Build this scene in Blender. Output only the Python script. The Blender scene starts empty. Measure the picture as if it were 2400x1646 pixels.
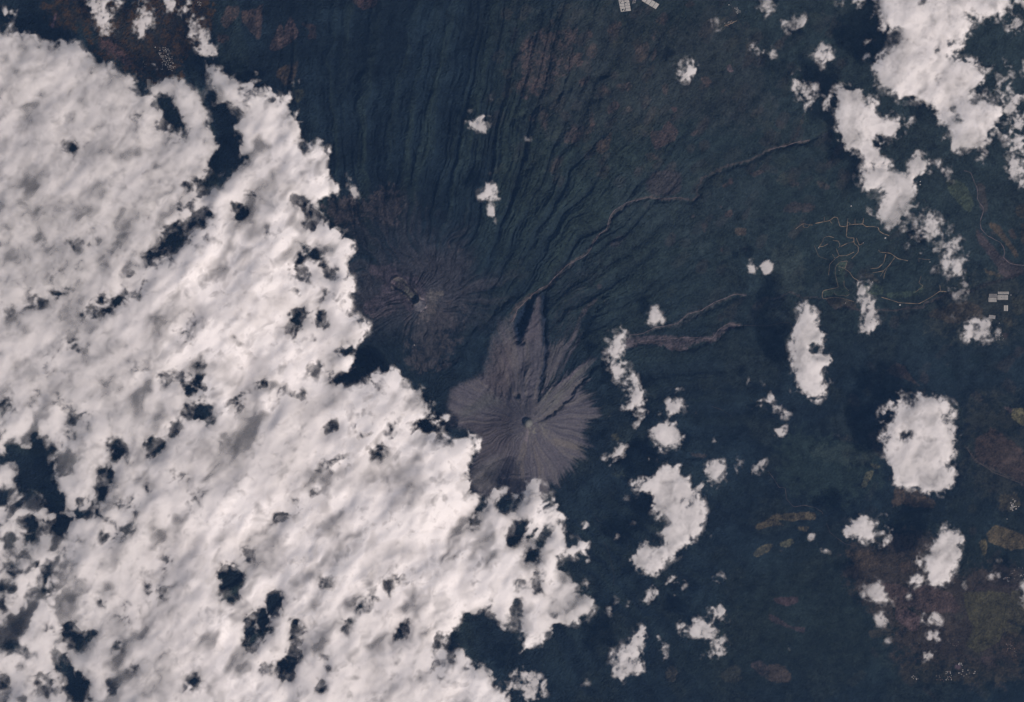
import bpy, math, re
import numpy as np
# ------------------------------------------------------------------ camera, world, sun, exposure
# One unit is 100 m.  The photograph looks straight down from orbit on two volcanoes.
S = 0.148                    # units per photograph pixel at the level of the plain
HC = 3400.0                  # camera height
scene = bpy.context.scene
cam = bpy.data.cameras.new("camera"); camo = bpy.data.objects.new("camera", cam)
scene.collection.objects.link(camo); scene.camera = camo
camo.location = (0, 0, HC); camo.rotation_euler = (0, 0, 0)
cam.sensor_fit = 'HORIZONTAL'; cam.angle = 2 * math.atan(1200 * S / HC)
cam.clip_start = 10; cam.clip_end = 20000
SUN_EL = math.radians(51); SUN_AZ = math.radians(-43)      # the sun stands to the lower right of the picture
world = bpy.data.worlds.new("World"); scene.world = world; world.use_nodes = True
nt = world.node_tree; bg = nt.nodes["Background"]
sky = nt.nodes.new("ShaderNodeTexSky"); sky.sky_type = 'NISHITA'; sky.sun_disc = False
sky.sun_elevation = SUN_EL; sky.sun_rotation = math.pi / 2 - SUN_AZ
nt.links.new(sky.outputs[0], bg.inputs[0]); bg.inputs[1].default_value = 0.05
sl = bpy.data.lights.new("sun", 'SUN'); sl.energy = 4.0; sl.angle = math.radians(0.5); sl.color = (1.0, 0.90, 0.84)
so = bpy.data.objects.new("sun", sl); scene.collection.objects.link(so)
so.rotation_euler = (0, math.pi / 2 - SUN_EL, SUN_AZ); so.location = (0, 0, 200)
scene.view_settings.view_transform = 'Standard'; scene.view_settings.look = 'None'
scene.view_settings.exposure = 0.0; scene.view_settings.gamma = 1.0
scene.cycles.transparent_max_bounces = 24
scene.cycles.max_bounces = 6; scene.cycles.diffuse_bounces = 3; scene.cycles.volume_bounces = 1
TERRAIN_STEP = 2; CLOUD_STEP = 2

# ------------------------------------------------------------------ numpy tools
X0, Y0, X1, Y1 = -120, -120, 2520, 1776       # extent of the fine grid, photograph pixels
ST = 2
gx = np.arange(X0, X1 + 1, ST, dtype=np.float64); gy = np.arange(Y0, Y1 + 1, ST, dtype=np.float64)
GX, GY = np.meshgrid(gx, gy)
H_, W_ = GX.shape

def spectral(shape, beta, seed, lo=0, hi=1e9, ani=1.0, ang=0.0):
    """gaussian noise with power law spectrum; lo, hi wavelengths in samples; stretched by ani along ang"""
    rng = np.random.default_rng(seed)
    fy = np.fft.fftfreq(shape[0])[:, None]; fx = np.fft.rfftfreq(shape[1])[None, :]
    u = fx * math.cos(ang) + fy * math.sin(ang); v = -fx * math.sin(ang) + fy * math.cos(ang)
    f = np.sqrt((u * ani) ** 2 + v ** 2); f[0, 0] = 1e-6
    A = f ** (-beta / 2.0)
    A *= np.exp(-(f * lo) ** 2) if lo > 0 else 1
    A *= 1 - np.exp(-(f * hi) ** 2) if hi < 1e8 else 1
    A[0, 0] = 0
    n = np.fft.irfft2(np.fft.rfft2(rng.standard_normal(shape)) * A, s=shape)
    return (n / n.std()).astype(np.float32)

def bil(F, y, x):
    h, w = F.shape
    y = np.clip(y, 0, h - 1.001); x = np.clip(x, 0, w - 1.001)
    iy = y.astype(np.int32); ix = x.astype(np.int32); fy = y - iy; fx = x - ix
    return F[iy, ix] * (1 - fy) * (1 - fx) + F[iy + 1, ix] * fy * (1 - fx) + F[iy, ix + 1] * (1 - fy) * fx + F[iy + 1, ix + 1] * fy * fx

def blur(F, s):
    """gaussian blur by three box passes, s in samples"""
    if s < 0.4: return F
    r = max(1, int(round(math.sqrt(12 * s * s / 3 + 1)) // 2))
    k = 2 * r + 1
    for _ in range(3):
        for ax in (0, 1):
            P = np.pad(F, [(r + 1, r) if a == ax else (0, 0) for a in (0, 1)], mode='edge')
            c = np.cumsum(P, axis=ax, dtype=np.float64)
            F = (c[k:] - c[:-k]) / k if ax == 0 else (c[:, k:] - c[:, :-k]) / k
    return F.astype(np.float32)

def sstep(a, b, x):
    t = np.clip((x - a) / (b - a), 0, 1); return t * t * (3 - 2 * t)

def path(s):
    """'CR: x,y x,y' : points read in tile column C row R, 600x400 photograph pixels enlarged 3.873 times"""
    c = r = 0; out = []
    for tok in s.split():
        if tok.endswith(':'): c, r = int(tok[0]), int(tok[1])
        else:
            x, y = tok.split(','); out.append((c * 600 + float(x) / 3.8733, r * 400 + float(y) / 3.8733))
    return np.array(out)

def raster(pts, xs, ys):
    m = np.zeros((len(ys), len(xs)), bool)
    n = len(pts)
    for i in range(n):
        (xa, ya), (xb, yb) = pts[i], pts[(i + 1) % n]
        if ya == yb: continue
        if ya > yb: xa, ya, xb, yb = xb, yb, xa, ya
        rows = np.where((ys >= ya) & (ys < yb))[0]
        if len(rows) == 0: continue
        xc = xa + (ys[rows] - ya) / (yb - ya) * (xb - xa)
        m[rows] ^= xs[None, :] > xc[:, None]
    return m

def region(s, soft=0.0, xs=gx, ys=gy):
    m = raster(path(s), xs, ys).astype(np.float32)
    return blur(m, soft / ST) if soft else m

def seg_dist(pts, X, Y):
    """distance to a polyline and position along it (0..1)"""
    D = np.full(X.shape, 1e9, np.float32); T = np.zeros(X.shape, np.float32)
    L = np.r_[0, np.cumsum(np.hypot(*np.diff(pts, axis=0).T))]
    for i in range(len(pts) - 1):
        a, b = pts[i], pts[i + 1]; d = b - a; q = max(d @ d, 1e-9)
        t = np.clip(((X - a[0]) * d[0] + (Y - a[1]) * d[1]) / q, 0, 1)
        dd = np.hypot(X - a[0] - t * d[0], Y - a[1] - t * d[1])
        k = dd < D; D[k] = dd[k]; T[k] = ((L[i] + t * (L[i + 1] - L[i])) / L[-1])[k]
    return D, T

def window(pts, pad):
    x0, y0 = pts.min(0) - pad; x1, y1 = pts.max(0) + pad
    i0, i1 = np.searchsorted(gx, x0), np.searchsorted(gx, x1); j0, j1 = np.searchsorted(gy, y0), np.searchsorted(gy, y1)
    return slice(max(j0, 0), max(j1, 1)), slice(max(i0, 0), max(i1, 1))

def line_field(s, wid, jit=0.0):
    """1 on the line falling to 0 at wid pixels"""
    pts = path(s); out = np.zeros((H_, W_), np.float32); w = window(pts, wid * 3 + 4 + jit)
    D, _ = seg_dist(pts, GX[w] + 1.0 * FINEX[w] + (jit * WARPX[w] if jit else 0), GY[w] + 1.0 * FINEY[w] + (jit * WARPY[w] if jit else 0))
    out[w] = np.exp(-(D / wid) ** 2)
    return out

def world_xy(px, py, z=0.0):
    k = (HC - z) / HC
    return (px - 1200) * S * k, -(py - 823) * S * k

FINEX = spectral((H_, W_), 2.6, 13, hi=12, lo=2); FINEY = spectral((H_, W_), 2.6, 14, hi=12, lo=2)
WARPX = spectral((H_, W_), 3.8, 11, hi=90, lo=14); WARPY = spectral((H_, W_), 3.8, 12, hi=90, lo=14)

def tag(o, label=None, cat=None, group=None, kind=None):
    if label: o['label'] = label
    if cat: o['category'] = cat
    if group: o['group'] = group
    if kind: o['kind'] = kind
    return o

def link(name, me, mat=None, parent=None):
    o = bpy.data.objects.new(name, me); scene.collection.objects.link(o)
    if mat is not None: me.materials.append(mat)
    if parent is not None: o.parent = parent
    return o

def quick_mesh(name, verts, quads):
    me = bpy.data.meshes.new(name)
    verts = np.asarray(verts, np.float32); quads = np.asarray(quads, np.int32)
    me.vertices.add(len(verts)); me.vertices.foreach_set("co", verts.ravel())
    me.loops.add(quads.size); me.loops.foreach_set("vertex_index", quads.ravel())
    me.polygons.add(len(quads)); me.polygons.foreach_set("loop_start", np.arange(0, quads.size, quads.shape[1], dtype=np.int32))
    me.polygons.foreach_set("use_smooth", np.ones(len(quads), bool))
    me.update(calc_edges=True)
    return me

# ------------------------------------------------------------------ materials
def new_mat(name):
    m = bpy.data.materials.new(name); m.use_nodes = True
    return m, m.node_tree, m.node_tree.nodes["Principled BSDF"]

def plain(name, col, rough=0.8, var=0.15, scale=3.0):
    m, t, b = new_mat(name)
    n = t.nodes.new("ShaderNodeTexNoise"); n.inputs["Scale"].default_value = scale; n.inputs["Detail"].default_value = 5
    tc = t.nodes.new("ShaderNodeTexCoord"); t.links.new(tc.outputs["Object"], n.inputs["Vector"])
    r = t.nodes.new("ShaderNodeValToRGB"); t.links.new(n.outputs[0], r.inputs[0])
    r.color_ramp.elements[0].position = 0.3; r.color_ramp.elements[1].position = 0.7
    r.color_ramp.elements[0].color = (*[c * (1 - var) for c in col], 1); r.color_ramp.elements[1].color = (*[min(1, c * (1 + var)) for c in col], 1)
    t.links.new(r.outputs[0], b.inputs["Base Color"]); b.inputs["Roughness"].default_value = rough
    b.inputs["Specular IOR Level"].default_value = 0.2
    return m

def ground_mat():
    m, t, b = new_mat("ground cover")
    a = t.nodes.new("ShaderNodeAttribute"); a.attribute_name = "Col"
    n = t.nodes.new("ShaderNodeTexNoise"); n.inputs["Scale"].default_value = 1.6; n.inputs["Detail"].default_value = 6; n.inputs["Roughness"].default_value = 0.7
    tc = t.nodes.new("ShaderNodeTexCoord"); t.links.new(tc.outputs["Object"], n.inputs["Vector"])
    mr = t.nodes.new("ShaderNodeMapRange"); mr.inputs[1].default_value = 0.3; mr.inputs[2].default_value = 0.7; mr.inputs[3].default_value = 0.72; mr.inputs[4].default_value = 1.28
    t.links.new(n.outputs[0], mr.inputs[0])
    mx = t.nodes.new("ShaderNodeVectorMath"); mx.operation = 'SCALE'
    t.links.new(a.outputs["Color"], mx.inputs[0]); t.links.new(mr.outputs[0], mx.inputs["Scale"])
    t.links.new(mx.outputs[0], b.inputs["Base Color"]); b.inputs["Roughness"].default_value = 1.0; b.inputs["Specular IOR Level"].default_value = 0.05
    return m

def cloud_mat():
    m = bpy.data.materials.new("cloud vapour"); m.use_nodes = True; t = m.node_tree; t.nodes.clear()
    out = t.nodes.new("ShaderNodeOutputMaterial"); a = t.nodes.new("ShaderNodeAttribute"); a.attribute_name = "Opacity"
    d = t.nodes.new("ShaderNodeBsdfDiffuse"); d.inputs[0].default_value = (0.96, 0.905, 0.865, 1)
    tr = t.nodes.new("ShaderNodeBsdfTranslucent"); tr.inputs[0].default_value = (0.96, 0.905, 0.865, 1)
    mt = t.nodes.new("ShaderNodeMixShader"); mt.inputs[0].default_value = 0.22
    t.links.new(d.outputs[0], mt.inputs[1]); t.links.new(tr.outputs[0], mt.inputs[2])
    tp = t.nodes.new("ShaderNodeBsdfTransparent"); mx = t.nodes.new("ShaderNodeMixShader")
    t.links.new(a.outputs["Fac"], mx.inputs[0]); t.links.new(tp.outputs[0], mx.inputs[1]); t.links.new(mt.outputs[0], mx.inputs[2])
    t.links.new(mx.outputs[0], out.inputs[0])
    return m
# ------------------------------------------------------------------ terrain relief
HAZE = np.array([0.0064, 0.0158, 0.0305]); LIT = np.array([0.80, 0.76, 0.76])
def srgb(c):
    c = np.asarray(c, float) / 255.0
    return np.where(c <= 0.04045, c / 12.92, ((c + 0.055) / 1.055) ** 2.4)
def alb(r, g, b):
    """surface albedo that looks like this sRGB value through the air under this sun"""
    if r - g > 6: b = max(b, r + 2)
    g = g + 0.35 * max(r - g, 0)
    return np.maximum((srgb((r, g, b)) - HAZE) / LIT, (0.0035, 0.006, 0.005))

NEV = (976.0, 700.0); COL = (1241.0, 992.0)
def polar_noise(cx, cy, k_th, k_r, seed, warp=14.0, beta=1.6, X=None, Y=None, r0=60.0):
    """ridges and gullies that run down from a summit"""
    N = spectral((512, 2048), beta, seed, hi=60, lo=7)
    X = GX if X is None else X; Y = GY if Y is None else Y
    dx = X + warp * WARPX - cx; dy = Y + warp * WARPY - cy
    r = np.hypot(dx, dy); th = np.arctan2(dy, dx)
    u = ((th / (2 * math.pi)) % 1.0) * 2047 * 1.0
    u2 = (u * k_th) % 2046
    v = (np.log(r + r0) * k_r) % 510
    return bil(N, v, u2)

rN = np.hypot(GX - NEV[0], GY - NEV[1]); rC = np.hypot(GX - COL[0], GY - COL[1])
Hh = np.zeros((H_, W_), np.float32)
Hh += 17.0 * np.exp(-((rN / 230.0) ** 2 + 0.02) ** 0.5 * 1.0)
coneC = 14.0 * np.exp(-np.sqrt((rC / 135.0) ** 2 + 0.006))
Hh = np.maximum(Hh, coneC) + 0.35 * np.minimum(Hh, coneC)
# the whole massif stands on a shoulder that slopes down to the lower right
Hh += 4.0 * sstep(1500, 300, GX * 0.8 + GY * 0.45 - 150)
Hh += 0.5 * spectral((H_, W_), 4.0, 21, hi=120, lo=6)
# long gullies of the old massif
cx0, cy0 = 1010.0, 940.0
swirl = 0.33 * np.clip(np.hypot(GX - cx0, GY - cy0) / 800, 0, 1.3) * sstep(1350, 950, GX)
dx = GX + 5 * WARPX - cx0; dy = GY + 5 * WARPY - cy0
th = np.arctan2(dy, dx) - swirl; rr = np.hypot(dx, dy)
def gul(kr, seed, beta, lo, hi):
    N = spectral((512, 4096), beta, seed, hi=hi, lo=lo)
    return bil(N, (np.log(rr + 90) * kr) % 510, ((th / (2 * math.pi)) % 1.0) * 4094)
g1 = gul(30, 31, 3.6, 12.0, 70); g2 = gul(90, 32, 2.8, 6.0, 26); g3 = gul(220, 33, 2.2, 3.0, 14)
ridged = lambda n: 1 - 2 * np.abs(np.tanh(n))
east = sstep(700, 300, np.hypot(GX - 1010, GY - 760)) 
ampl = 0.55 + 1.1 * sstep(1150, 350, rr)
ampl *= 0.30 + 0.70 * sstep(1800, 1150, GX + 0.5 * GY - 250)
ampl *= 1 - 0.75 * sstep(430, 700, GY) * sstep(1650, 1850, GX)
ampl *= 0.08 + 0.92 * sstep(60, 430, rN)
gul_h = ampl * (0.12 * ridged(g1 * 0.6) + 0.95 * np.tanh(0.7 * g1) + 0.10 * ridged(g2 * 0.8) + 0.10 * g2 + 0.06 * g3)
nearC = sstep(330, 150, rC)
Hh += gul_h * (1 - nearC)
# Colima's own radial gullies
pc = polar_noise(*COL, 1.0, 26, 41, warp=7, beta=3.4)
pc2 = polar_noise(*COL, 1.0, 60, 42, warp=5, beta=2.4)
Hh += (nearC * (0.15 * ridged(pc) + 0.07 * pc2) * sstep(8, 60, rC)).astype(np.float32)
pn = polar_noise(*NEV, 1.0, 30, 43, warp=9, beta=3.2)
Hh += 0.17 * pn * sstep(330, 90, rN) * sstep(6, 50, rN)

n0 = spectral((H_, W_), 3.0, 25, hi=20, lo=3)
def carve(s, wid, depth, jit=3.0):
    global Hh
    Hh -= depth * line_field(s, wid, jit) * (1 + 0.22 * n0)
def raise_(s, wid, h, jit=3.0):
    global Hh
    Hh += h * line_field(s, wid, jit)
# barrancas
carve("21: 20,1549 60,1330 120,1230 180,1160 240,1090 340,1040 420,960 520,870 640,800 700,740 750,660 810,570 860,530 900,420 940,370 1050,290 1130,280 1250,260 1350,265 1500,255 1640,275 1700,240 1700,190 1760,100 1860,10 20: 1920,1530 2160,1460 2324,1370 30: 150,1340 280,1295 420,1270 600,1200", 5.5, 0.75)
carve("21: 60,1549 75,1400 110,1310 150,1230", 9, 3.4)
raise_("21: 130,1500 150,1400 190,1280 220,1150", 7, 1.2, 1)
carve("21: 300,1549 292,1400 300,1250 305,1130", 7, 2.2)
carve("22: 320,0 300,150 270,300 250,420 235,540", 7, 1.1)
raise_("21: 230,1130 225,1250 215,1400 200,1549 22: 160,100 140,300", 11, 0.9)
carve("22: 820,180 700,260 640,370 560,450 480,540 400,640 250,730", 5.0, 1.25)
raise_("22: 800,120 600,240 450,360 330,440 260,540", 7, 0.8)
carve("21: 2140,1140 2020,1150 1850,1210 1730,1290 1610,1330 1500,1410 1300,1450", 6, 0.8)
carve("21: 2090,1420 1960,1430 1890,1500 1830,1549 22: 1600,80 1400,60", 7, 0.8)
carve("11: 2324,1130 2200,1230 2080,1350 1960,1450 1870,1549 12: 1800,120 1700,200", 12, 1.3)
raise_("11: 2324,1200 2190,1310 2130,1440 2110,1549 12: 2080,120 2060,240 2060,330", 8, 0.8)
carve("21: 830,1150 760,1270 690,1420 600,1549", 11, 1.1)
carve("20: 830,690 600,690 380,880 200,980 0,1130", 9, 0.9)
carve("20: 900,870 650,900 480,1120 330,1330 100,1549", 9, 0.8)
carve("20: 0,520 180,330 400,170", 9, 0.7); carve("20: 0,330 100,200 300,60", 9, 0.6)
carve("21: 400,60 260,260 190,340 120,480", 9, 0.8); carve("21: 260,600 150,800 90,930", 9, 0.7)
carve("20: 1560,1200 1400,1370 1320,1480 21: 1210,40 1080,170", 6, 0.5)
carve("30: 380,1275 150,1350", 6, 0.5)
carve("31: 60,1150 200,1110 330,1165 520,1180 600,1250 700,1240 1000,1290 1180,1290 1390,1260 1430,1210 1600,1140 2000,1030 2324,900", 5, 0.45)
carve("22: 1600,1070 1700,1060 1770,1040", 5, 0.5); carve("22: 800,1060 1000,1050 1200,1010", 6, 0.6)
carve("10: 1050,480 1040,560 950,650 850,720 780,850", 10, 0.8)
carve("10: 1600,240 1450,420 1330,580 1290,760 1300,1000", 11, 0.8)
carve("10: 1900,330 1700,560 1600,760 1500,1000", 10, 0.5)
carve("10: 640,200 620,420 600,700 570,820", 9, 0.6)
# crater of the old summit: an oval pit with a rim, and a plug dome beside it
cr = path("11: 1290,1030 1380,1100 1430,1160")
D, _ = seg_dist(cr, GX + 2 * WARPX, GY + 2 * WARPY)
Hh += 0.6 * np.exp(-((D - 15) / 4) ** 2) - 2.0 * sstep(12.5, 7, D)
dd = np.hypot(GX - 982, GY - 716); Hh += 0.9 * sstep(17, 11, dd) + 0.3 * np.exp(-((dd - 19) / 3) ** 2)
# summit dome of the young cone and broken rocks about it
dd = np.hypot(GX - 1238, GY - 992); Hh += 1.3 * np.sqrt(np.clip(1 - (dd / 11) ** 2, 0, 1)) - 0.25 * np.exp(-((dd - 15) / 4) ** 2)
Hh -= 1.3 * sstep(11, 4, np.hypot(GX - 1213 + 2 * WARPX, (GY - 927) * 1.2)) + 0.5 * sstep(8, 3, np.hypot((GX - 1238) * 0.5, GY - 925))
rough = np.maximum.reduce([region("12: 2080,0 2324,0 2324,560 2200,560 2080,460 2060,250", 6), region("22: 0,0 260,0 250,520 200,720 0,560", 8) * 0.5,
                           region("21: 0,1400 40,1549 0,1549", 4), region("22: 780,180 690,330 560,500 420,660 330,700 380,560 500,420 640,260", 4), region("22: 120,560 380,600 300,760 330,860 130,900 90,760", 6) * 0.6])
rk = spectral((H_, W_), 3.2, 51, lo=1.0, hi=22, ani=2.2, ang=math.pi / 2)
Hh += 0.38 * rough * np.tanh(rk)
canopy = spectral((H_, W_), 0.6, 52, lo=0.9, hi=7)
ASHP = ["12: 1740,600 1760,430 1900,380 2050,310 2120,460 2324,560 2324,1400 1990,1400 1920,1300 1930,1180 2000,1050 2040,930 1980,830 1900,780 1640,780 1620,740 1800,690",
 "12: 2200,1549 2200,400 22: 0,0 21: 40,1549 110,1440 180,1250 215,1110 265,1095 280,1200 262,1330 285,1549 22: 300,60 265,300 240,540 480,330 600,240 750,140 830,160 700,250 640,380 620,440 700,490 880,485 740,540 720,590 800,690 680,740 650,830 600,880 700,960 790,1030 650,1010 560,1080 600,1190 450,1170 440,1280 380,1250 370,1400 300,1390 0,1390 12: 2324,1390 2200,1390",
 "22: 335,60 520,0 21: 560,1420 640,1300 600,1500 22: 500,120 420,250 330,360 260,480"]
FLOOR = "12: 2060,330 2060,200 2120,0 11: 2110,1549 2170,1400 2240,1320 2324,1290 21: 0,1260 60,1220 20,1400 30,1549 22: 0,0 0,560 12: 2200,500 2110,440"
AS = [region(q) for q in ASHP]; AS = np.maximum.reduce(AS); AS = np.maximum(AS, 0.62 * region(FLOOR))
ash = 0.4 * blur(AS, 3) + 0.6 * blur(AS, 9)
spike = polar_noise(*COL, 1.0, 14, 61, warp=2, beta=2.6)
spike2 = polar_noise(*COL, 1.0, 16, 62, warp=3, beta=1.4)
ash = sstep(0.22, 0.80, ash + (0.6 + 1.6 * ash * (1 - ash)) * np.clip(ash * 5, 0, 1) * (0.035 * spectral((H_, W_), 1.8, 65, lo=0.8, hi=8) + (0.15 * spike + 0.07 * spike2) * (0.2 + 1.1 * sstep(1180, 1300, GX)) ))
Hh += (0.15 * canopy * (1 - 0.85 * ash) * (0.45 + 0.55 * sstep(1900, 1300, GX)) * (1 - 0.5 * sstep(350, 60, rN))).astype(np.float32)
Hh = Hh.astype(np.float32)
Hh -= Hh[:, -40:].mean()
Hh += 0.05

# ------------------------------------------------------------------ ground colours
n1 = spectral((H_, W_), 3.6, 71, hi=120); n2 = spectral((H_, W_), 2.5, 72, lo=0.8, hi=24); n3 = spectral((H_, W_), 0.5, 73, lo=0.5, hi=8)
def mix(A, B, t):
    return A + (np.asarray(B, np.float32) - A) * t[..., None]
Cc = np.zeros((H_, W_, 3), np.float32) + alb(27, 43, 58).astype(np.float32)
Cc = mix(Cc, alb(30, 47, 62), sstep(-0.5, 1.5, n1) * 0.8)
Cc = mix(Cc, alb(38, 53, 63), sstep(1050, 1500, GX) * sstep(1050, 500, GY) * 0.8)
Cc = mix(Cc, alb(40, 54, 64), sstep(0.3, 1.6, -n1) * 0.6 * sstep(1000, 1300, GX))
# ridge crests a little greener and browner than the gully floors
Cc = mix(Cc, alb(41, 56, 62), np.clip(gul_h, 0, 1) * 0.6 * (1 - nearC))
low_r = region("23: 1500,1549 1800,900 2324,400 33: 2324,0 2324,1549 0,1549", 60) * 0.5
Cc = mix(Cc, alb(36, 50, 57), low_r)
patchy = sstep(-0.2, 0.9, n2)
def paint(s, col, a=0.8, soft=2.5, mott=0.0, wob=3.0):
    """a patch of ground cover with a slightly uneven edge"""
    global Cc
    pts = path(s); w = window(pts, soft * 4 + wob * 3 + 6)
    m = blur(raster(pts, gx[w[1]], gy[w[0]]).astype(np.float32), soft / ST)
    m = sstep(0.3, 0.7, m + 0.09 * wob / 3 * n2[w] * np.clip(m * 4 - 0.3, 0, 1)) * a
    if mott: m = m * (1 - mott + mott * patchy[w])
    Cc[w] = mix(Cc[w], alb(*col), m)
B1 = (64, 57, 65); B2 = (62, 52, 60); B3 = (66, 58, 61); OL = (54, 58, 62); OC = (73, 68, 64)
paint("00: 380,0 1950,0 1900,300 1600,600 1700,900 1100,600 840,450 800,250 640,260 440,200", (52, 46, 52), 0.85, 14, 0.6, 8)
paint("00: 460,260 500,120 520,120 480,260", (84, 64, 62), 0.7, 2)
paint("00: 830,380 1000,350 1200,560 1210,640 1100,560 900,440", (66, 52, 52), 0.6, 6, 0.5)
paint("00: 1960,300 2100,330 2130,290 2050,400 1980,380", (58, 50, 54), 0.7, 5, 0.5)
paint("11: 600,400 640,250 760,230 900,290 1060,280 1140,130 1220,130 1290,230 1360,290 1290,400 1250,520 1150,520 1060,420 880,420 860,560 720,480", (54, 56, 66), 0.9, 14, 0.4, 8)
for s in ("11: 1490,440 1540,400 1480,480", "11: 1730,640 1800,600 1740,740", "11: 1800,700 1900,700 1850,760", "11: 2040,740 2130,680 2060,760", "11: 1840,840 2050,790 1900,850"):
    paint(s, (60, 60, 68), 0.8, 5, 0.5)
# old summit: bare rock and ash
a = sstep(240, 60, rN + 26 * pn + 20 * n1) * sstep(700, 560, GY + (GX - 900) * 0.05 - 130); Cc = mix(Cc, alb(56, 60, 72), np.clip(a, 0, 1) * 0.75)
paint("11: 1020,860 1250,850 1330,960 1440,950 1520,1000 1560,1170 1500,1290 1380,1290 1300,1180 1100,1290 980,1300 960,1220 1120,1110 1180,1000 1040,940", (64, 62, 76), 0.75, 7, 0.3, 6)
paint("11: 1540,1100 1700,1060 1720,1110 1640,1180 1640,1300 1500,1400 1440,1300 1540,1280", (74, 74, 79), 0.7, 7, 0.4, 6)
paint("11: 1380,1300 1700,1180 1900,1250 1880,1400 1600,1500 1520,1549 1300,1549 1240,1450 12: 1300,0 1900,0 1750,200 1400,300", (56, 58, 68), 0.6, 18, 0.3, 8)
paint("11: 1000,1290 1200,1240 1340,1190 1300,1260 1150,1330 1050,1350", (68, 64, 76), 0.5, 5, 0.3)
dd = np.hypot(GX - 982, GY - 716)
Cc = mix(Cc, alb(70, 72, 82), sstep(17, 12, dd)); Cc = mix(Cc, alb(96, 86, 82), np.exp(-((dd - 16.5) / 1.8) ** 2) * sstep(-0.6, 0.6, n2))
D, _ = seg_dist(cr, GX + 2 * WARPX, GY + 2 * WARPY)
Cc = mix(Cc, alb(88, 82, 82), np.exp(-((D - 14) / 2.0) ** 2) * 0.6 * sstep(-0.8, 0.8, n2)); Cc = mix(Cc, alb(74, 78, 80), sstep(13, 8, D) * patchy * 0.8)
paint("11: 1220,1000 1270,1010 1270,1050 1230,1030", (104, 88, 82), 0.9, 2)
for s_, c_, a_ in (("33: 600,250 1400,150 1900,500 2324,450 2324,1549 1250,1549 1100,1000 760,700", (50, 51, 59), 0.75), ("32: 0,800 900,850 1100,1300 500,1500 0,1300", (36, 52, 60), 0.6),
                     ("20: 0,100 1900,0 2324,500 2324,1200 1500,1100 900,1300 300,1300 0,900", (42, 52, 62), 0.6), ("21: 800,0 2324,0 2324,500 1700,700 1000,500", (39, 53, 64), 0.6), ("31: 1300,1000 2324,900 2324,1549 1500,1549", (46, 54, 61), 0.6),
                     ("31: 0,0 900,0 1500,900 1700,1200 800,1549 0,1400", (36, 52, 62), 0.5), ("32: 1750,500 2324,400 2324,1549 1700,1300", (44, 52, 59), 0.6)):
    m_ = region(s_, 34); m_ = m_ + (0.14 * n2 + 0.18 * n1) * np.clip(m_ * 2.5, 0, 1); Cc = mix(Cc, alb(*c_), sstep(0.35, 0.85, m_) * a_)
# small plots and clearings too small to tell apart, worked into the ground colour
rngf = np.random.default_rng(77)
for kk in range(560):
    if kk < 330: cx_ = rngf.uniform(1150, 2000); cy_ = rngf.uniform(0, 430) 
    elif kk < 430: cx_ = rngf.uniform(1500, 2150); cy_ = rngf.uniform(380, 760)
    else: cx_ = rngf.uniform(1980, 2500); cy_ = rngf.uniform(820, 1640)
    an = rngf.choice([0.6, 0.75, 0.95, -0.7]) + rngf.normal(0, .12); lw = rngf.uniform(7, 26), rngf.uniform(5, 13)
    if kk < 430: an = -rngf.uniform(0.6, 1.2)
    c_, s_ = math.cos(an), math.sin(an)
    pts = np.array([(cx_ + a_ * lw[0] * c_ - b_ * lw[1] * s_ + rngf.normal(0, 1.5), cy_ + a_ * lw[0] * s_ + b_ * lw[1] * c_ + rngf.normal(0, 1.5)) for a_, b_ in ((-1, -1), (0.2, -1.2), (1, -0.8), (1.1, 0.7), (0, 1), (-0.9, 1))])
    w = window(pts, 6); m = blur(raster(pts, gx[w[1]], gy[w[0]]).astype(np.float32), 1.6 / ST)
    m = sstep(0.25, 0.75, m + 0.12 * n2[w]) * rngf.uniform(0.08, 0.34)
    col = [(56, 55, 64), (51, 53, 62), (44, 57, 62), (49, 57, 61), (60, 58, 65), (26, 44, 56), (46, 54, 64)][rngf.integers(7)]
    Cc[w] = mix(Cc[w], alb(*col), m)
# broad brown fields
FIELDS = []
def field(s, col, label, a=0.85, soft=2.0, mott=0.45, wob=3.0, own=True):
    paint(s, col, a, soft, mott, wob)
    if own: FIELDS.append((s, label))
field("00: 2000,200 2060,60 2170,50 2170,130 2060,270", B1, "dull brown leaf-shaped field at the top, left of two others")
field("00: 2190,100 2324,80 10: 70,20 40,200 20,350 0,340 00: 2270,280 2200,200", (60, 55, 64), "grey-brown field at the top edge between two brown ones")
field("10: 110,450 220,210 250,280 250,430 180,470", B3, "reddish brown triangular field with a pale track on its edge", 0.9)
field("10: 250,290 310,130 390,310 330,380 250,440", (66, 57, 64), "brown kite-shaped field right of the pale track", 0.9)
field("10: 400,200 550,230 550,360 460,350 500,290 440,240", (50, 50, 60), "faint brown hooked field beside the kite-shaped one")
field("10: 850,0 1110,0 1090,60 960,90", B2, "mauve brown field cut by the top edge above the forest", 0.7)
field("10: 180,640 300,590 400,540 370,660 300,800 200,720", (58, 54, 60), "brown clearing just above the second cloud lobe", 0.8, 4)
field("10: 340,820 450,820 420,900 360,950", (50, 57, 60), "olive clearing touching the cloud tip", 0.8, 4)
paint("10: 0,60 60,140 40,340 10,370 0,300", B3, 0.6, 3)
field("20: 10,500 160,340 400,150 410,200 300,310 590,240 590,330 530,470 660,480 620,600 400,720 330,850 100,900 40,830 100,560", (60, 57, 66), "large mottled brown farmland between two wooded gullies", 0.8, 5, 0.7, 6)
field("20: 850,290 900,200 1000,200 990,250 900,300", B1, "small brown field below the greenhouse grid", 0.6, 4)
field("20: 1290,190 1380,100 1430,160 1380,230", B1, "brown field right of the round cloud shadow", 0.7, 3)
field("20: 1120,400 1240,380 1240,500 1160,580 1120,540", (58, 57, 64), "grey-brown field below the round cloud shadow", 0.8, 3)
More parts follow.
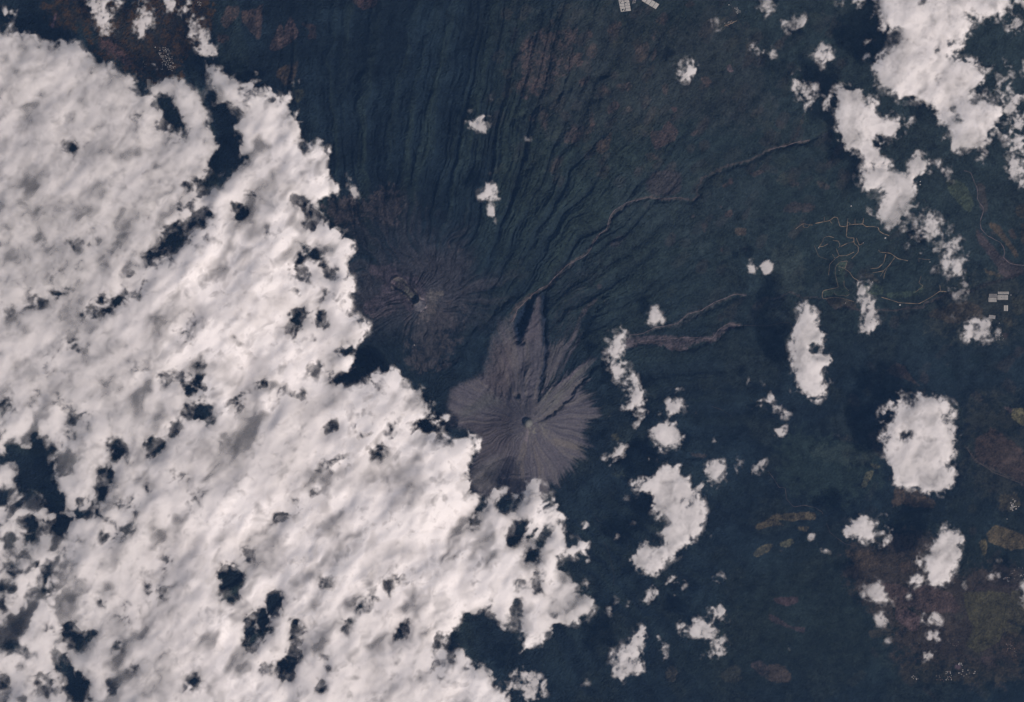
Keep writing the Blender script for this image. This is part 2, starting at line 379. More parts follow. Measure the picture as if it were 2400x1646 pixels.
paint("20: 1270,340 1320,260 1290,390", B1, 0.6, 3); paint("20: 1260,540 1300,440 1320,440 1290,560", B1, 0.5, 3)
field("20: 930,780 1060,740 1120,820 980,830", B1, "ragged brown field left of the ring-shaped cloud", 0.6, 4, 0.6)
field("20: 860,990 940,900 990,970 880,1040", B2, "purple-brown field at the end of a dark gully", 0.6, 4)
field("20: 490,1220 560,1120 620,1150 740,1120 770,1160 560,1300 470,1300", (60, 57, 66), "mottled brown field on a ridge above the spear-shaped one", 0.75, 4, 0.6)
field("20: 750,1310 850,1250 920,1170 880,1360 790,1410", (68, 62, 67), "spear-shaped brown field pointing up and right", 0.85, 2.5, 0.3)
field("20: 1255,1190 1350,1190 1420,1090 1510,1200 1480,1280 1400,1310 1310,1370 1260,1280", (62, 57, 67), "broad purple-brown field in the middle of green farmland", 0.85, 3, 0.3)
field("20: 1700,710 1770,690 1820,750 1770,800", B1, "small brown field below right of the ring-shaped cloud", 0.7, 3)
field("20: 1940,600 1980,580 2020,660 1960,650", (80, 68, 66), "small orange-brown field right of the ring-shaped cloud", 0.85, 2)
paint("20: 1860,870 1950,780 1920,840", B1, 0.5, 2); paint("20: 600,740 700,680 720,720 620,790", B1, 0.6, 4, 0.5)
paint("20: 1610,1210 1700,1180 1640,1250", B1, 0.6, 2); paint("20: 130,1100 220,1010 200,1100", B1, 0.6, 4, 0.5); paint("20: 1430,960 1510,980 1480,1040", B2, 0.7, 3)
paint("20: 1360,1440 1330,1450 1240,1470 1200,1400 1240,1380", B1, 0.5, 5, 0.6); paint("20: 680,280 720,290 740,340 700,350", B1, 0.5, 3)
paint("20: 660,420 760,390 780,480 700,560 680,660", B1, 0.45, 5, 0.6); paint("20: 570,460 640,480 640,590 600,610", B1, 0.6, 4, 0.3)
paint("20: 1560,20 1640,0 1660,60 1600,80", B2, 0.5, 4, 0.3); paint("20: 250,950 340,960 330,1100 290,1250", B1, 0.5, 6, 0.6); paint("20: 700,1000 740,1020 760,1150 700,1160", B1, 0.5, 5, 0.5)
paint("20: 1360,740 1420,760 1400,900 1380,860", B1, 0.5, 4, 0.5); paint("20: 1080,980 1130,1000 1060,1030 1000,960", (66, 64, 70), 0.5, 4, 0.5); paint("20: 780,780 850,760 910,860 880,890", B1, 0.5, 4, 0.5)
field("21: 1210,100 1280,0 1550,10 1530,200 1400,240 1240,220", (50, 54, 65), "wide faint brown plain above the pale ravine", 0.85, 7, 0.1)
field("21: 2020,520 2130,520 2130,590 2030,580", (66, 61, 66), "small brown rectangular field in the dark woods", 0.8, 2, 0.2)
for s, c, a in (("21: 1930,370 2000,360 2000,410 1930,430", B1, .7), ("21: 1850,260 1920,350 1890,340", B1, .7), ("21: 1720,470 1790,490 1740,580", (54, 56, 64), .8), ("21: 1890,700 1920,700 1910,770", B2, .7),
                ("21: 1620,400 1660,400 1650,450", B1, .7), ("21: 1900,130 1940,120 2000,60 2010,110 1920,160", B1, .7), ("21: 2060,690 2160,690 2130,740", (52, 55, 64), .7), ("21: 2120,20 2240,0 2324,0 2200,60", (58, 56, 65), .7),
                ("21: 870,680 960,600 1060,580 950,700", (50, 54, 66), .7), ("21: 770,1020 820,1040 800,1090 770,1080", (58, 56, 66), .6), ("21: 640,1250 780,1140 790,1170 700,1250 600,1400 560,1549 520,1549", (56, 58, 68), .8),
                ("21: 380,930 460,900 400,980", (66, 64, 72), .7), ("31: 210,110 280,100 290,130 220,150", B1, .5), ("31: 440,90 500,100 580,160 480,170", B1, .4), ("31: 2010,540 2080,560 2030,620", B1, .3)):
    paint(s, c, a, 3, 0.4)
field("31: 130,330 240,280 430,310 420,370 140,380", (56, 56, 65), "long brown field above the winding estate roads", 0.75, 4, 0.3)
field("31: 1600,80 1750,90 1850,220 1870,310 1830,390 1740,310 1640,180", (54, 66, 66), "yellow-green meadow left of the pale river", 0.85, 3, 0.2)
field("31: 1990,460 2100,500 2280,770 2250,800 2150,650 2010,500", (66, 60, 63), "long brown strip field right of the pale river", 0.75, 3, 0.2)
field("31: 2240,330 2324,290 2324,430 2260,420", (58, 58, 60), "olive field cut by the right edge beside the long strip field", 0.8, 3)
paint("31: 2180,540 2230,530 2260,620 2210,620", B1, 0.5, 3); paint("31: 2300,480 2324,470 2324,700 2290,600", (62, 60, 62), 0.6, 3)
paint("31: 1880,450 1910,520 1960,600 2120,780 2324,880 2324,940 2150,990 2030,800 1900,640", (57, 57, 67), 0.9, 4, 0.2)
paint("31: 1880,100 1960,120 2000,330 1960,420 1920,300", (52, 55, 64), 0.7, 5)
field("31: 1920,880 2100,940 2120,970 2000,940", (66, 62, 64), "thin brown field pointing at the river plain", 0.7, 2)
field("31: 1400,1320 1600,1230 1800,1180 1950,1250 1950,1340 1700,1390 1500,1340", (60, 60, 64), "wide brown-green field left of the greenhouse rows", 0.8, 5, 0.3)
field("31: 2120,1350 2240,1330 2200,1420", OL, "olive field below the greenhouse rows", 0.7, 3)
paint("31: 2200,1150 2324,1120 2324,1300 2240,1320", (52, 58, 62), 0.6, 4); paint("31: 2110,1480 2190,1470 2160,1530", B1, 0.5, 3)
paint("31: 30,700 200,660 290,720 340,900 330,1100 150,1130 60,1080 20,900", (44, 57, 65), 0.8, 8, 0.2)
field("32: 2220,600 2324,610 2324,780 2200,690", (82, 80, 70), "yellow field cut by the right edge", 0.9, 2, 0.2)
field("32: 2140,590 2230,610 2200,670", (76, 64, 64), "reddish wedge beside the yellow field", 0.8, 2)
field("32: 900,1100 1030,1130 970,1170", (70, 72, 68), "small yellow-green field touching the great round cloud", 0.8, 2.5)
field("32: 890,1190 960,1170 940,1240 870,1350 840,1320", (68, 72, 70), "yellow-green strip field left of the great round cloud", 0.85, 3)
field("32: 1870,890 2050,780 2324,1000 2324,1290 2100,1180 1900,1090", (56, 53, 62), "wide dark brown plain above the grey river", 0.85, 6, 0.2)
paint("32: 1160,1320 1350,1350 1530,1470 1500,1520 1200,1480 1110,1530", (60, 56, 62), 0.8, 5, 0.4)
paint("32: 560,830 700,860 850,900 800,930 600,880", (54, 58, 66), 0.6, 6, 0.4); paint("32: 350,950 900,950 1050,1050 850,1150 400,1050", (42, 56, 64), 0.7, 12, 0.2)
paint("32: 1150,200 1240,220 1300,330 1400,420 1280,360 1180,280", (62, 58, 66), 0.8, 3, 0.2); paint("32: 2100,1400 2260,1370 2300,1500 2200,1549 2100,1549", (58, 60, 62), 0.8, 5, 0.3)
field("33: 0,60 60,20 430,0 440,70 180,80 60,60 160,130 0,130 23: 2230,170 2200,130", (72, 68, 67), "long ochre field shaped like a hook near the curved road", 0.85, 2, 0.25)
field("33: 255,140 380,130 350,185 280,170", (72, 68, 66), "small ochre field below the hooked one", 0.85, 2)
field("33: 100,280 200,240 260,270 180,320 110,310", (66, 70, 68), "pale green leaf-shaped field left of a tiny cloud", 0.85, 2)
field("23: 2180,390 2260,310 2324,290 33: 0,290 60,300 20,350 23: 2230,410", (70, 70, 67), "ochre field with a dark line through it", 0.8, 2)
field("33: 50,780 280,770 270,820 180,855 60,820", (58, 53, 66), "plum-brown tongue-shaped field in the dark woods", 0.9, 2, 0.2)
field("33: 0,920 90,960 200,1040 340,1050 340,1110 210,1060 60,1010 0,960", (56, 54, 66), "plum-brown winding strip field below the tongue-shaped one", 0.85, 2, 0.2)
field("33: 680,340 950,360 1040,490 850,540 840,640 780,580 790,460 720,390", (62, 58, 63), "brown farmland above the bright round cloud", 0.8, 4, 0.4)
field("33: 1190,460 1300,450 1260,570 1200,540", (62, 57, 64), "dull brown field touching the tall cloud", 0.8, 3, 0.2)
field("33: 1000,640 1200,660 1300,720 1360,700 1440,650 1680,760 1740,860 1720,930 1640,900 1560,930 1390,900 1300,860 1150,880 1100,750", (62, 56, 66), "broad mauve-brown plain under the tall cloud", 0.9, 4, 0.15)
field("33: 1150,880 1260,870 1390,960 1360,1080 1290,1080 1150,960", (68, 58, 62), "reddish brown heart-shaped field on the plain", 0.9, 3, 0.15)
field("33: 1780,730 2000,720 2200,740 2180,1000 2100,1180 1900,1290 1800,1200 1860,1050 1780,850", (56, 60, 60), "large olive field with a dark lobed shadow on it", 0.9, 3, 0.15)
field("33: 2210,720 2324,720 2324,1040 2150,970", (54, 58, 60), "olive field at the right edge beyond a dark lane", 0.9, 2, 0.15)
field("33: 2140,990 2324,1060 2260,1140 2140,1080", (56, 60, 61), "small olive field in the corner of two lanes", 0.9, 2, 0.1)
field("33: 1980,200 2060,120 2200,160 2324,210 2324,330 2200,350 2100,310 2000,270", (74, 68, 66), "ochre brown field below the white town", 0.9, 3, 0.2)
field("33: 1910,280 1980,220 1990,370 1960,410", (76, 72, 66), "ochre strip hanging below the ochre brown field", 0.85, 2)
field("33: 890,1080 1150,1050 1140,1110 950,1150", (52, 56, 62), "grey-green field below the brown heart-shaped one", 0.8, 3)
field("33: 0,1380 120,1380 200,1460 210,1549 0,1549", (58, 57, 64), "grey-brown round-cornered field near the bottom", 0.85, 4, 0.1)
field("33: 1690,1390 1750,1380 1750,1430 1700,1430", (104, 74, 70), "small brick-red yard in the middle of a village", 0.9, 2, 0.2)
field("33: 1920,1330 2000,1310 2120,1420 1980,1400", (58, 54, 66), "mauve strip field above a dark lane", 0.8, 3)
paint("33: 1600,1000 1700,1000 1760,1100 1680,1100 1560,1200", (56, 56, 62), 0.7, 8, 0.4); paint("33: 2120,1100 2324,1100 2324,1400 2150,1330", (52, 52, 58), 0.7, 8, 0.4)
paint("33: 1200,1380 2100,1350 2324,1400 2324,1549 1200,1549", (47, 52, 58), 0.7, 10, 0.5); paint("33: 1850,520 2324,500 2324,690 1800,660", (52, 54, 62), 0.7, 10, 0.4)
paint("33: 1080,200 1500,150 1500,340 1250,420 1040,330", (50, 53, 62), 0.7, 10, 0.4)
field("23: 1400,1440 1440,1370 1500,1430 1480,1549 1400,1549", (54, 58, 64), "faint grey-brown field near the bottom between two clouds", 0.8, 4)
field("23: 2160,1380 2250,1340 2324,1410 2324,1520 2200,1440", (56, 56, 66), "faint mauve field at the foot of the dark woods", 0.8, 3)
paint("23: 1890,1460 2050,1370 2100,1549 1900,1549", (52, 58, 64), 0.6, 6); paint("22: 880,1170 1060,1170 1040,1240 900,1230", (48, 60, 66), 0.6, 6, 0.4); paint("22: 900,840 960,830 980,900 900,900", (58, 62, 62), 0.6, 4, 0.4)
paint("22: 1600,1010 1770,1030 1760,1060 1650,1060", (62, 62, 70), 0.7, 3, 0.2)
# golf greens of the estate
for s in ("31: 610,850 720,820 700,900 690,1040 740,1090 730,1140 620,1130 500,1150 500,1090 640,1060 600,940", "31: 850,1060 950,1020 1050,1040 1050,1130 900,1120", "31: 1060,1120 1200,1100 1340,1100 1400,1030 1410,1060 1370,1130 1200,1160 1080,1150"):
    field(s, (52, 67, 68), {"31: 6": "green winding fairway inside the estate roads", "31: 8": "green patch below the slim cloud's head", "31: 1": "green fairway along the lower ravine road"}[s[:5]], 0.8, 3, 0.4)
paint("31: 520,1160 680,1160 790,1190 800,1240 620,1240 560,1210", (56, 57, 62), 0.7, 3, 0.3); paint("31: 850,960 950,930 990,990 1050,1050 950,1010", (66, 66, 70), 0.6, 4, 0.4)
# ash cone of the young volcano
streak = polar_noise(*COL, 1.0, 9, 63, warp=3, beta=3.0)
streak2 = polar_noise(*COL, 1.0, 18, 64, warp=3, beta=2.0)
A = np.zeros_like(Cc) + alb(76, 76, 87).astype(np.float32)
A = mix(A, alb(86, 83, 89), sstep(0.0, 1.6, streak) * 0.7); A = mix(A, alb(62, 64, 77), sstep(0.1, 1.8, -streak) * 0.7)
A = mix(A, alb(70, 68, 78), sstep(-0.2, 1.6, streak2) * 0.25)
A = mix(A, alb(58, 58, 70), region("12: 1740,740 1980,740 2324,640 2324,1000 2040,1070 2040,930 1980,830", 8) * 0.5)
A = mix(A, alb(78, 80, 86), region("12: 1950,1170 2200,1020 2200,1350 2000,1370 1930,1280", 6) * 0.5 + region("12: 1830,680 1880,620 2020,530 2100,460 2260,550 2030,620 1900,700", 4) * 0.8)
A = mix(A, alb(66, 60, 70), region("12: 2080,0 2324,0 2324,560 2120,450 2070,300", 8) * 0.5)
A = mix(A, alb(82, 83, 86), region("22: 270,480 500,320 760,145 800,200 700,250 560,400 400,620 240,680", 5) * np.clip(0.6 + 0.2 * streak2 + 0.12 * n2, 0, 0.9))
A = mix(A, alb(98, 86, 88), line_field("22: 760,140 620,225 500,330 430,370 340,430 270,470", 3.5, 2) * 0.8)
A = mix(A, alb(100, 96, 94), np.clip(region("22: 120,740 330,740 300,860 150,880", 8) * sstep(-0.8, 0.8, n2), 0, 1) * 0.75)
A = mix(A, alb(104, 104, 104), sstep(12, 8, np.hypot(GX - 1238, GY - 992)))
A = mix(A, alb(90, 84, 86), sstep(0.35, 0.8, region("22: 320,860 560,920 740,1010 780,1030 620,1000 400,950", 5)) * 0.6)
A = mix(A, alb(82, 78, 84), sstep(0.0, 1.0, streak + 0.2) * region("22: 60,900 280,900 330,1250 130,1300 30,1250", 12) * 0.6)
A = mix(A, alb(76, 72, 84), region("21: 200,1150 265,1110 265,1549 100,1549 160,1300", 4) * 0.8)
A = mix(A, alb(102, 90, 88), line_field("22: 140,800 135,900 120,880", 3, 1) * 0.6)
Cc = mix(Cc, A[:], ash * (0.97 - 0.25 * sstep(90, 200, rC) * sstep(1180, 1300, GX)))
gash_shade = np.maximum.reduce([region("21: 45,1549 20,1420 60,1290 140,1190 190,1180 150,1330 120,1450 90,1549 22: 60,60", 3), line_field("21: 290,1549 282,1400 285,1250 290,1130", 6, 2) * 0.8, line_field("22: 320,0 300,150 270,300 250,430", 5, 2) * 0.8])
Cc = mix(Cc, alb(29, 46, 66), np.clip(gash_shade, 0, 1))  # valley shade put into the ground colour, along with two dark ravine lines
Cc = mix(Cc, alb(58, 60, 72), region("21: 330,1549 420,1250 500,1050 700,900 830,760 780,1000 560,1200 520,1549", 20) * 0.5 * sstep(-0.5, 1.2, g3))
# river plains
paint("22: 830,150 900,60 1000,30 21: 1050,1500 1300,1495 1560,1515 1800,1512 1870,1450 1960,1390 2070,1400 1960,1440 1890,1510 1830,1549 22: 1780,10 1640,20 1570,85 1490,90 1380,40 1200,20 1030,65 900,120", (66, 64, 76), 0.85, 4, 0.35, 6)
paint("21: 1500,1380 1620,1290 1750,1260 1860,1190 1880,1210 1760,1290 1640,1350 1520,1420 1300,1450", (50, 58, 68), 0.6, 4, 0.3)
def bed(s, wid, col, a=0.9, jit=2.0):
    wid *= 0.5; a *= 0.7
    global Cc
    f_ = line_field(s, wid, jit); Cc = mix(Cc, alb(*col), sstep(0.1, 0.85, f_ + 0.2 * n2 * np.clip(f_ * 4, 0, 1)) * a)
bed("21: 0,1370 20,1350 50,1260 150,1160 240,1080 330,1040 400,960 500,860 640,790 700,740", 4.5, (70, 66, 74))
bed("21: 700,740 740,660 800,570 860,530 890,420 920,370 1040,290 1120,270 1240,250 1340,260 1480,250 1560,252 1640,270 1690,240 1680,190 1740,80 1860,0 20: 1900,1520 2000,1490 2160,1450 2324,1360 30: 0,1360 150,1330 280,1290 380,1270", 5, (64, 62, 70))
bed("21: 560,850 420,960 330,1050", 7, (60, 60, 70), 0.6); bed("21: 0,1300 60,1220 140,1150 220,1100", 7, (66, 62, 70), 0.7)
bed("22: 830,100 1000,40 1200,10 21: 1300,1549 1450,1520 1600,1530 1820,1530 1900,1470 1970,1400 2070,1405", 8, (66, 66, 76)); bed("22: 1180,0 1400,30 1500,80 1560,80", 6, (64, 62, 72)); bed("22: 1400,0 1800,0 21: 1820,1549", 6, (62, 62, 72))
bed("21: 1060,1500 1200,1480 1290,1430 1500,1390 1600,1300 1720,1270 1850,1190 2040,1120 2130,1130", 5, (62, 64, 72), 0.85)
bed("30: 160,1320 240,1250 300,1130 330,1060", 7, (56, 56, 64), 0.6); bed("31: 520,1165 560,1215 610,1250 680,1235 800,1270 1000,1270 1150,1275 1260,1240 1390,1250 1420,1200 1600,1130", 5, (60, 58, 68), 0.8)
bed("31: 40,1160 130,1130 210,1100 330,1160 480,1165", 4, (58, 58, 68), 0.7); bed("32: 1800,960 1870,1070 2050,1190 2300,1290 2324,1340", 5, (62, 62, 70), 0.8)
bed("31: 1600,1130 1900,1080 2100,1000 2324,920", 8, (50, 54, 64), 0.7); bed("33: 1800,680 2000,670 2324,690", 6, (50, 50, 62), 0.5)
Cc = np.clip(Cc * (1 + 0.20 * n3[..., None] * (1 - 0.6 * ash[..., None]) + 0.17 * n2[..., None] * (1 - 0.7 * ash[..., None]) + 0.12 * n1[..., None] * (1 - ash[..., None])), 0.002, 0.9).astype(np.float32)

lum = Cc @ np.array([0.25, 0.5, 0.25], np.float32); Cc = (lum[..., None] + 0.84 * (Cc - lum[..., None])).astype(np.float32)

# ------------------------------------------------------------------ terrain meshes
GROUND = ground_mat()
ids = np.zeros((H_ - 1, W_ - 1), np.int16)
fx = gx[:-1] + ST / 2; fy = gy[:-1] + ST / 2
FXg, FYg = np.meshgrid(fx, fy)
for k, (s, lab) in enumerate(FIELDS): ids[raster(path(s), fx, fy)] = 10 + k
rNf = np.hypot(FXg - NEV[0], FYg - NEV[1]) + 16 * n1[:-1, :-1]
ids[rNf < 150] = 1
ids[(ash[:-1, :-1] > 0.5) & (np.hypot(FXg - COL[0], FYg - COL[1]) < 330)] = 2

# the fine sheet goes on as coarse ground far beyond the picture
ext = [60, 240, 700, 1600, 3600, 8000, 16000]
px = np.r_[[X0 - e for e in ext[::-1]], gx, [gx[-1] + e for e in ext]]; py = np.r_[[Y0 - e for e in ext[::-1]], gy, [gy[-1] + e for e in ext]]
k = len(ext)
Hp = np.pad(Hh, k, mode='edge'); Cp = np.pad(Cc, ((k, k), (k, k), (0, 0)), mode='edge'); idp = np.pad(ids, k, mode='constant')
PX, PY = np.meshgrid(px, py)
fade = np.clip(np.maximum.reduce([X0 - PX, PX - X1, Y0 - PY, PY - Y1]) / 260, 0, 1); Hp = Hp * (1 - fade)
Cp[fade > 0] = alb(32, 50, 62)
VX, VY = world_xy(PX, PY, Hp)
V = np.stack([VX, VY, Hp], -1).reshape(-1, 3).astype(np.float32)
dzx = np.gradient(Hp, axis=1) / np.gradient(VX, axis=1); dzy = np.gradient(Hp, axis=0) / np.gradient(VY, axis=0)
NR = np.stack([-dzx, -dzy, np.ones_like(dzx)], -1); NR /= np.linalg.norm(NR, axis=-1, keepdims=True); NR = NR.reshape(-1, 3)
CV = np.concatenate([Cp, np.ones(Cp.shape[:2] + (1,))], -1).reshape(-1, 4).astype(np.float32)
hh, ww = Hp.shape
def ground_piece(name, sel):
    j, i = np.where(sel)
    q = np.stack([(j + 1) * ww + i, (j + 1) * ww + i + 1, j * ww + i + 1, j * ww + i], -1)
    used, inv = np.unique(q, return_inverse=True)
    me = quick_mesh(name, V[used], inv.reshape(-1, 4))
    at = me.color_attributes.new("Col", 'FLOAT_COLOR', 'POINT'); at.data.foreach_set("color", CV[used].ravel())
    me.normals_split_custom_set_from_vertices(NR[used].tolist())
    return link(name, me, GROUND)
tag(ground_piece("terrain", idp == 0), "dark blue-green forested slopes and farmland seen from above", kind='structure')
tag(ground_piece("volcano", idp == 1), "old dark volcano summit with an oval crater beside the cloud bank", kind='structure')
tag(ground_piece("volcano", idp == 2), "bare grey ash cone with radial flows and a round summit dome", kind='structure')
for kf, (s, lab) in enumerate(FIELDS):
    sel = idp == 10 + kf
    if sel.any(): tag(ground_piece("field", sel), lab, group="fields and clearings", kind='structure')

def ground_z(x, y):
    """terrain height under a photograph pixel"""
    return bil(Hh, (np.asarray(y, float) - Y0) / ST, (np.asarray(x, float) - X0) / ST)

# ------------------------------------------------------------------ tracks and rivers as thin draped strips
def strip(name, s, wid, mat, label, lift=0.06, jit=0.0, seed=0):
    pts = path(s); L = np.r_[0, np.cumsum(np.hypot(*np.diff(pts, axis=0).T))]
    n = max(4, int(L[-1] / 1.5)); u = np.linspace(0, L[-1], n)
    P = np.stack([np.interp(u, L, pts[:, 0]), np.interp(u, L, pts[:, 1])], -1)
    for _ in range(3): P[1:-1] = (P[:-2] + 2 * P[1:-1] + P[2:]) / 4
    rng = np.random.default_rng(seed + len(s)); 
    if jit:
        w = np.cumsum(rng.standard_normal((n, 2)), 0); kk = np.ones(9) / 9
        w = np.stack([np.convolve(rng.standard_normal(n + 8), kk, 'valid') for _ in range(2)], -1) * jit * 2.2; P += w
    T = np.gradient(P, axis=0); T /= np.linalg.norm(T, axis=1, keepdims=True) + 1e-9; Nn = np.stack([-T[:, 1], T[:, 0]], -1)
    wv = wid * 0.32 * (1 + 0.35 * np.clip(np.convolve(rng.standard_normal(n + 6), np.ones(7) / 3, 'valid'), -1.5, 1.5))
    rows = [P + Nn * (wv * t)[:, None] for t in (-1, 0, 1)]
    vs = []
    for R in rows:
        z = ground_z(R[:, 0], R[:, 1]) + lift; x, y = world_xy(R[:, 0], R[:, 1], z); vs.append(np.stack([x, y, z], -1))
    vs = np.stack(vs, 1).reshape(-1, 3); i = np.arange(n - 1)
    q = np.concatenate([np.stack([i * 3 + a, i * 3 + 3 + a, i * 3 + 4 + a, i * 3 + 1 + a], -1) for a in (0, 1)])
    me = quick_mesh(name, vs, q)
    nz = me.polygons[0].normal.z
    if nz < 0: me.flip_normals()
    return tag(link(name, me, mat), label, kind='structure')
M_BED = plain("pale river sand", alb(88, 79, 87), 1.0, 0.25, 0.6)
M_ROAD = plain("dusty track", (0.21, 0.155, 0.105), 1.0, 0.2, 0.8)
M_DIM = plain("old asphalt lane", alb(62, 62, 70), 1.0, 0.2, 0.8)
M_DK = plain("hedge lined lane", alb(33, 44, 54), 1.0, 0.2, 0.8)
for s, w, m, lab in (
    ("21: 0,1375 20,1350 50,1260 150,1160 240,1080 330,1035 400,960 500,860 640,790 700,740 740,660 800,570 860,530 880,460 900,400 920,370 1040,290", 2.0, M_BED, "pale sandy bed of the ravine climbing to the upper right"),
    ("21: 1040,290 1120,270 1240,245 1340,260 1480,245 1560,250", 1.3, M_BED, "pale sandy ravine bed curving above the brown plain"),
    ("30: 0,1360 150,1325 280,1290 380,1270", 1.6, M_BED, "pale ravine bed ending in the cloud shadow"),
    ("21: 1060,1500 1200,1475 1290,1430 1500,1390 1600,1300 1720,1270 1850,1190 2040,1120 2130,1135", 1.7, M_BED, "thin pale stream bed right of the small white cloud"),
    ("22: 1000,40 1200,0 21: 1400,1530 1600,1515 1820,1525 1880,1440 1960,1390 2070,1405", 1.5, M_BED, "braided pale stream bed on the grey outwash"),
    ("21: 2070,1405 2300,1410 31: 150,1380 200,1380 220,1420", 1.0, M_DIM, "dim stream bed crossing the large cloud shadow"),
    ("31: 1780,0 1840,20 1870,90 1895,150 1905,200 1900,250 1925,300 1960,340 1955,380 1940,420 1925,470 1935,530 2000,600 2060,625 2110,650 2140,700 2150,750 2140,790 2190,840 2260,855 2324,860", 1.7, M_BED, "pale winding river on the plain near the right edge"),
    ("32: 1160,195 1240,240 1280,310 1340,370 1380,410", 1.5, M_DIM, "short dim stream above the great round cloud"),
    ("32: 0,1180 60,1260 100,1330 155,1330 170,1430 230,1505 330,1490 430,1510 490,1549 33: 500,20", 1.6, M_DIM, "winding brown stream below the thin wisps"),
    ("33: 530,100 560,180 620,230 700,290 780,305 880,315", 1.2, M_DIM, "curved lane under the two-lobed cloud"),
    ("32: 1810,980 1870,1070 2050,1190 2300,1290 2324,1320", 2.2, M_DIM, "grey river cutting across the dark brown plain"),
    ("31: 1000,1265 1150,1275 1260,1245 1390,1255 1420,1200 1600,1130", 1.2, M_DIM, "dim river bend below the estate")):
    strip("river_bed" if "lane" not in lab else "lane", s, w, m, lab, jit=0.5)
ROADS = [("250,530 320,480 360,492 405,495", 1.5), ("430,480 560,455 600,422 630,425 640,460 652,505 700,510 740,490 860,485 890,510 950,508 1000,515 1010,550 1050,575 1100,590", 1.7), ("510,420 510,460", 1.1), ("560,455 580,480", 1.1), ("725,435 720,490 710,600 740,612 780,612", 1.6),
 ("790,440 790,490", 1.1), ("870,430 860,485", 1.2), ("458,702 500,640 500,612 550,595 600,610", 1.2), ("590,635 640,640 655,680 640,700", 1.2), ("460,690 500,690 545,665", 1.5), ("780,610 780,660 820,690 820,740 760,800", 1.5), ("660,690 720,660 780,645", 1.2),
 ("800,610 830,680 870,655", 1.4), ("620,710 645,775 720,770 780,740", 1.2), ("585,760 610,800 645,775", 1.2), ("610,800 560,850 550,950", 1.2), ("420,680 460,780 550,810", 0.7), ("1005,720 1010,740 1110,750 1180,800 1270,820", 1.3), ("1070,760 1050,840 1000,885 930,890", 1.3),
 ("1150,790 1100,860 1050,910 950,930", 1.2), ("1050,910 1020,960", 1.2), ("1080,890 1060,930 1050,980", 0.9), ("700,895 740,920 770,970 820,1000", 1.4), ("720,820 650,830 610,880 610,940 640,1060 500,1090 490,1140 500,1165 600,1150 680,1160 780,1190", 1.0), ("640,870 700,890 720,820", 1.0),
 ("600,1110 620,1130 720,1140 740,1120", 0.9), ("690,1000 690,1050 735,1090", 0.8), ("1030,1150 1100,1170 1190,1200 1370,1210 1480,1150 1560,1095 1620,1100", 1.5), ("1560,1040 1565,1090", 1.2), ("1370,1020 1390,960", 1.0), ("1370,790 1370,830", 0.9), ("1370,800 1470,810", 0.9), ("320,480 318,515 360,520 375,498", 0.9), ("1330,1110 1410,1050 1370,1020", 0.8), ("725,470 750,480 740,495", 1.2)]
mainr = None
for i, (s, w) in enumerate(ROADS):
    strip("road", "31: " + s, w, M_ROAD, None, 0.09, seed=i)
for s, w, m, lab in (("20: 1970,0 2040,170 2110,270", 0.9, M_DIM, "straight lane through the village near the top"), ("20: 2040,190 1985,215 1930,240", 1.5, M_ROAD, "short village street off the straight lane"), ("20: 1930,240 1935,225 2000,185", 0.9, M_ROAD, "upper village street off the straight lane"),
    ("33: 2190,720 2140,970 2130,1080 2110,1180", 1.0, M_DK, "dark hedge lane between the olive fields"), ("33: 2140,975 2324,1040", 1.0, M_DK, "dark hedge lane running to the right edge"), ("33: 2324,1070 2200,1200", 1.0, M_DK, "dark hedge lane slanting from the right edge"), ("33: 1800,1230 1900,1120 1990,1060", 0.9, M_DK, "dark hedge lane across the large olive field"), ("33: 2200,980 2260,1070", 0.8, M_DK, "dark hedge lane beside the corner field"),
    ("10: 245,290 240,430", 1.0, M_DIM, "pale track on the edge of the triangular field"), ("22: 1810,590 1900,620 1990,680", 0.7, M_DIM, "faint forest track below the hooked wisps"), ("23: 740,20 790,90", 0.6, M_DIM, "faint forest track right of the ragged cloud edge"), ("23: 830,270 870,330 900,460 925,560 925,660", 0.6, M_DIM, "faint forest track left of the forked cloud"),
    ("33: 1550,1300 1900,1400 2100,1400 2324,1330", 1.1, M_DK, "dark lane near the bottom right village"), ("33: 1980,1470 2100,1460 2200,1400 2324,1370", 1.0, M_DK, "dark curved lane below the mauve strip field")):
    strip("lane", s, w, m, lab, 0.09)
# ------------------------------------------------------------------ clouds: closed bodies of vapour with a domed, billowing top
CN1 = spectral((H_, W_), 3.3, 101, lo=1.6, hi=30)                                   # ragged edge noise
CN2 = spectral((H_, W_), 3.0, 102, lo=2.0, hi=12)
STREAK = spectral((H_, W_), 3.4, 103, lo=1.2, hi=34, ani=2.0, ang=math.radians(-48))  # streaks lean to the upper right
BIG = spectral((H_, W_), 4.2, 104, lo=8, hi=130, ani=1.5, ang=math.radians(-48))
WX = spectral((H_, W_), 3.6, 105, lo=8, hi=34); WY = spectral((H_, W_), 3.6, 106, lo=8, hi=34)
def warp_noise(F, amt):
    return bil(F, (GY - Y0) / ST + amt * WY, (GX - X0) / ST + amt * WX)
EDGE = (0.80 * warp_noise(CN1, 1.2) + 0.16 * CN2 + 0.50 * warp_noise(STREAK, 1.2)); EDGE /= EDGE.std()
MIDN = warp_noise(spectral((H_, W_), 3.8, 107, lo=3, hi=40, ani=1.6, ang=math.radians(-48)), 1.2)
PUFF = np.abs(warp_noise(spectral((H_, W_), 3.8, 109, lo=2.5, hi=26), 1.0)); PUFF = (PUFF - PUFF.mean()) / PUFF.std()
TONE2 = warp_noise(spectral((H_, W_), 3.6, 111, lo=4, hi=60, ani=1.7, ang=math.radians(-50)), 1.5)
TONE = spectral((H_, W_), 3.8, 110, lo=7, hi=110, ani=1.4, ang=math.radians(-48))
MED = warp_noise(spectral((H_, W_), 3.4, 108, lo=2.0, hi=14), 1.0)
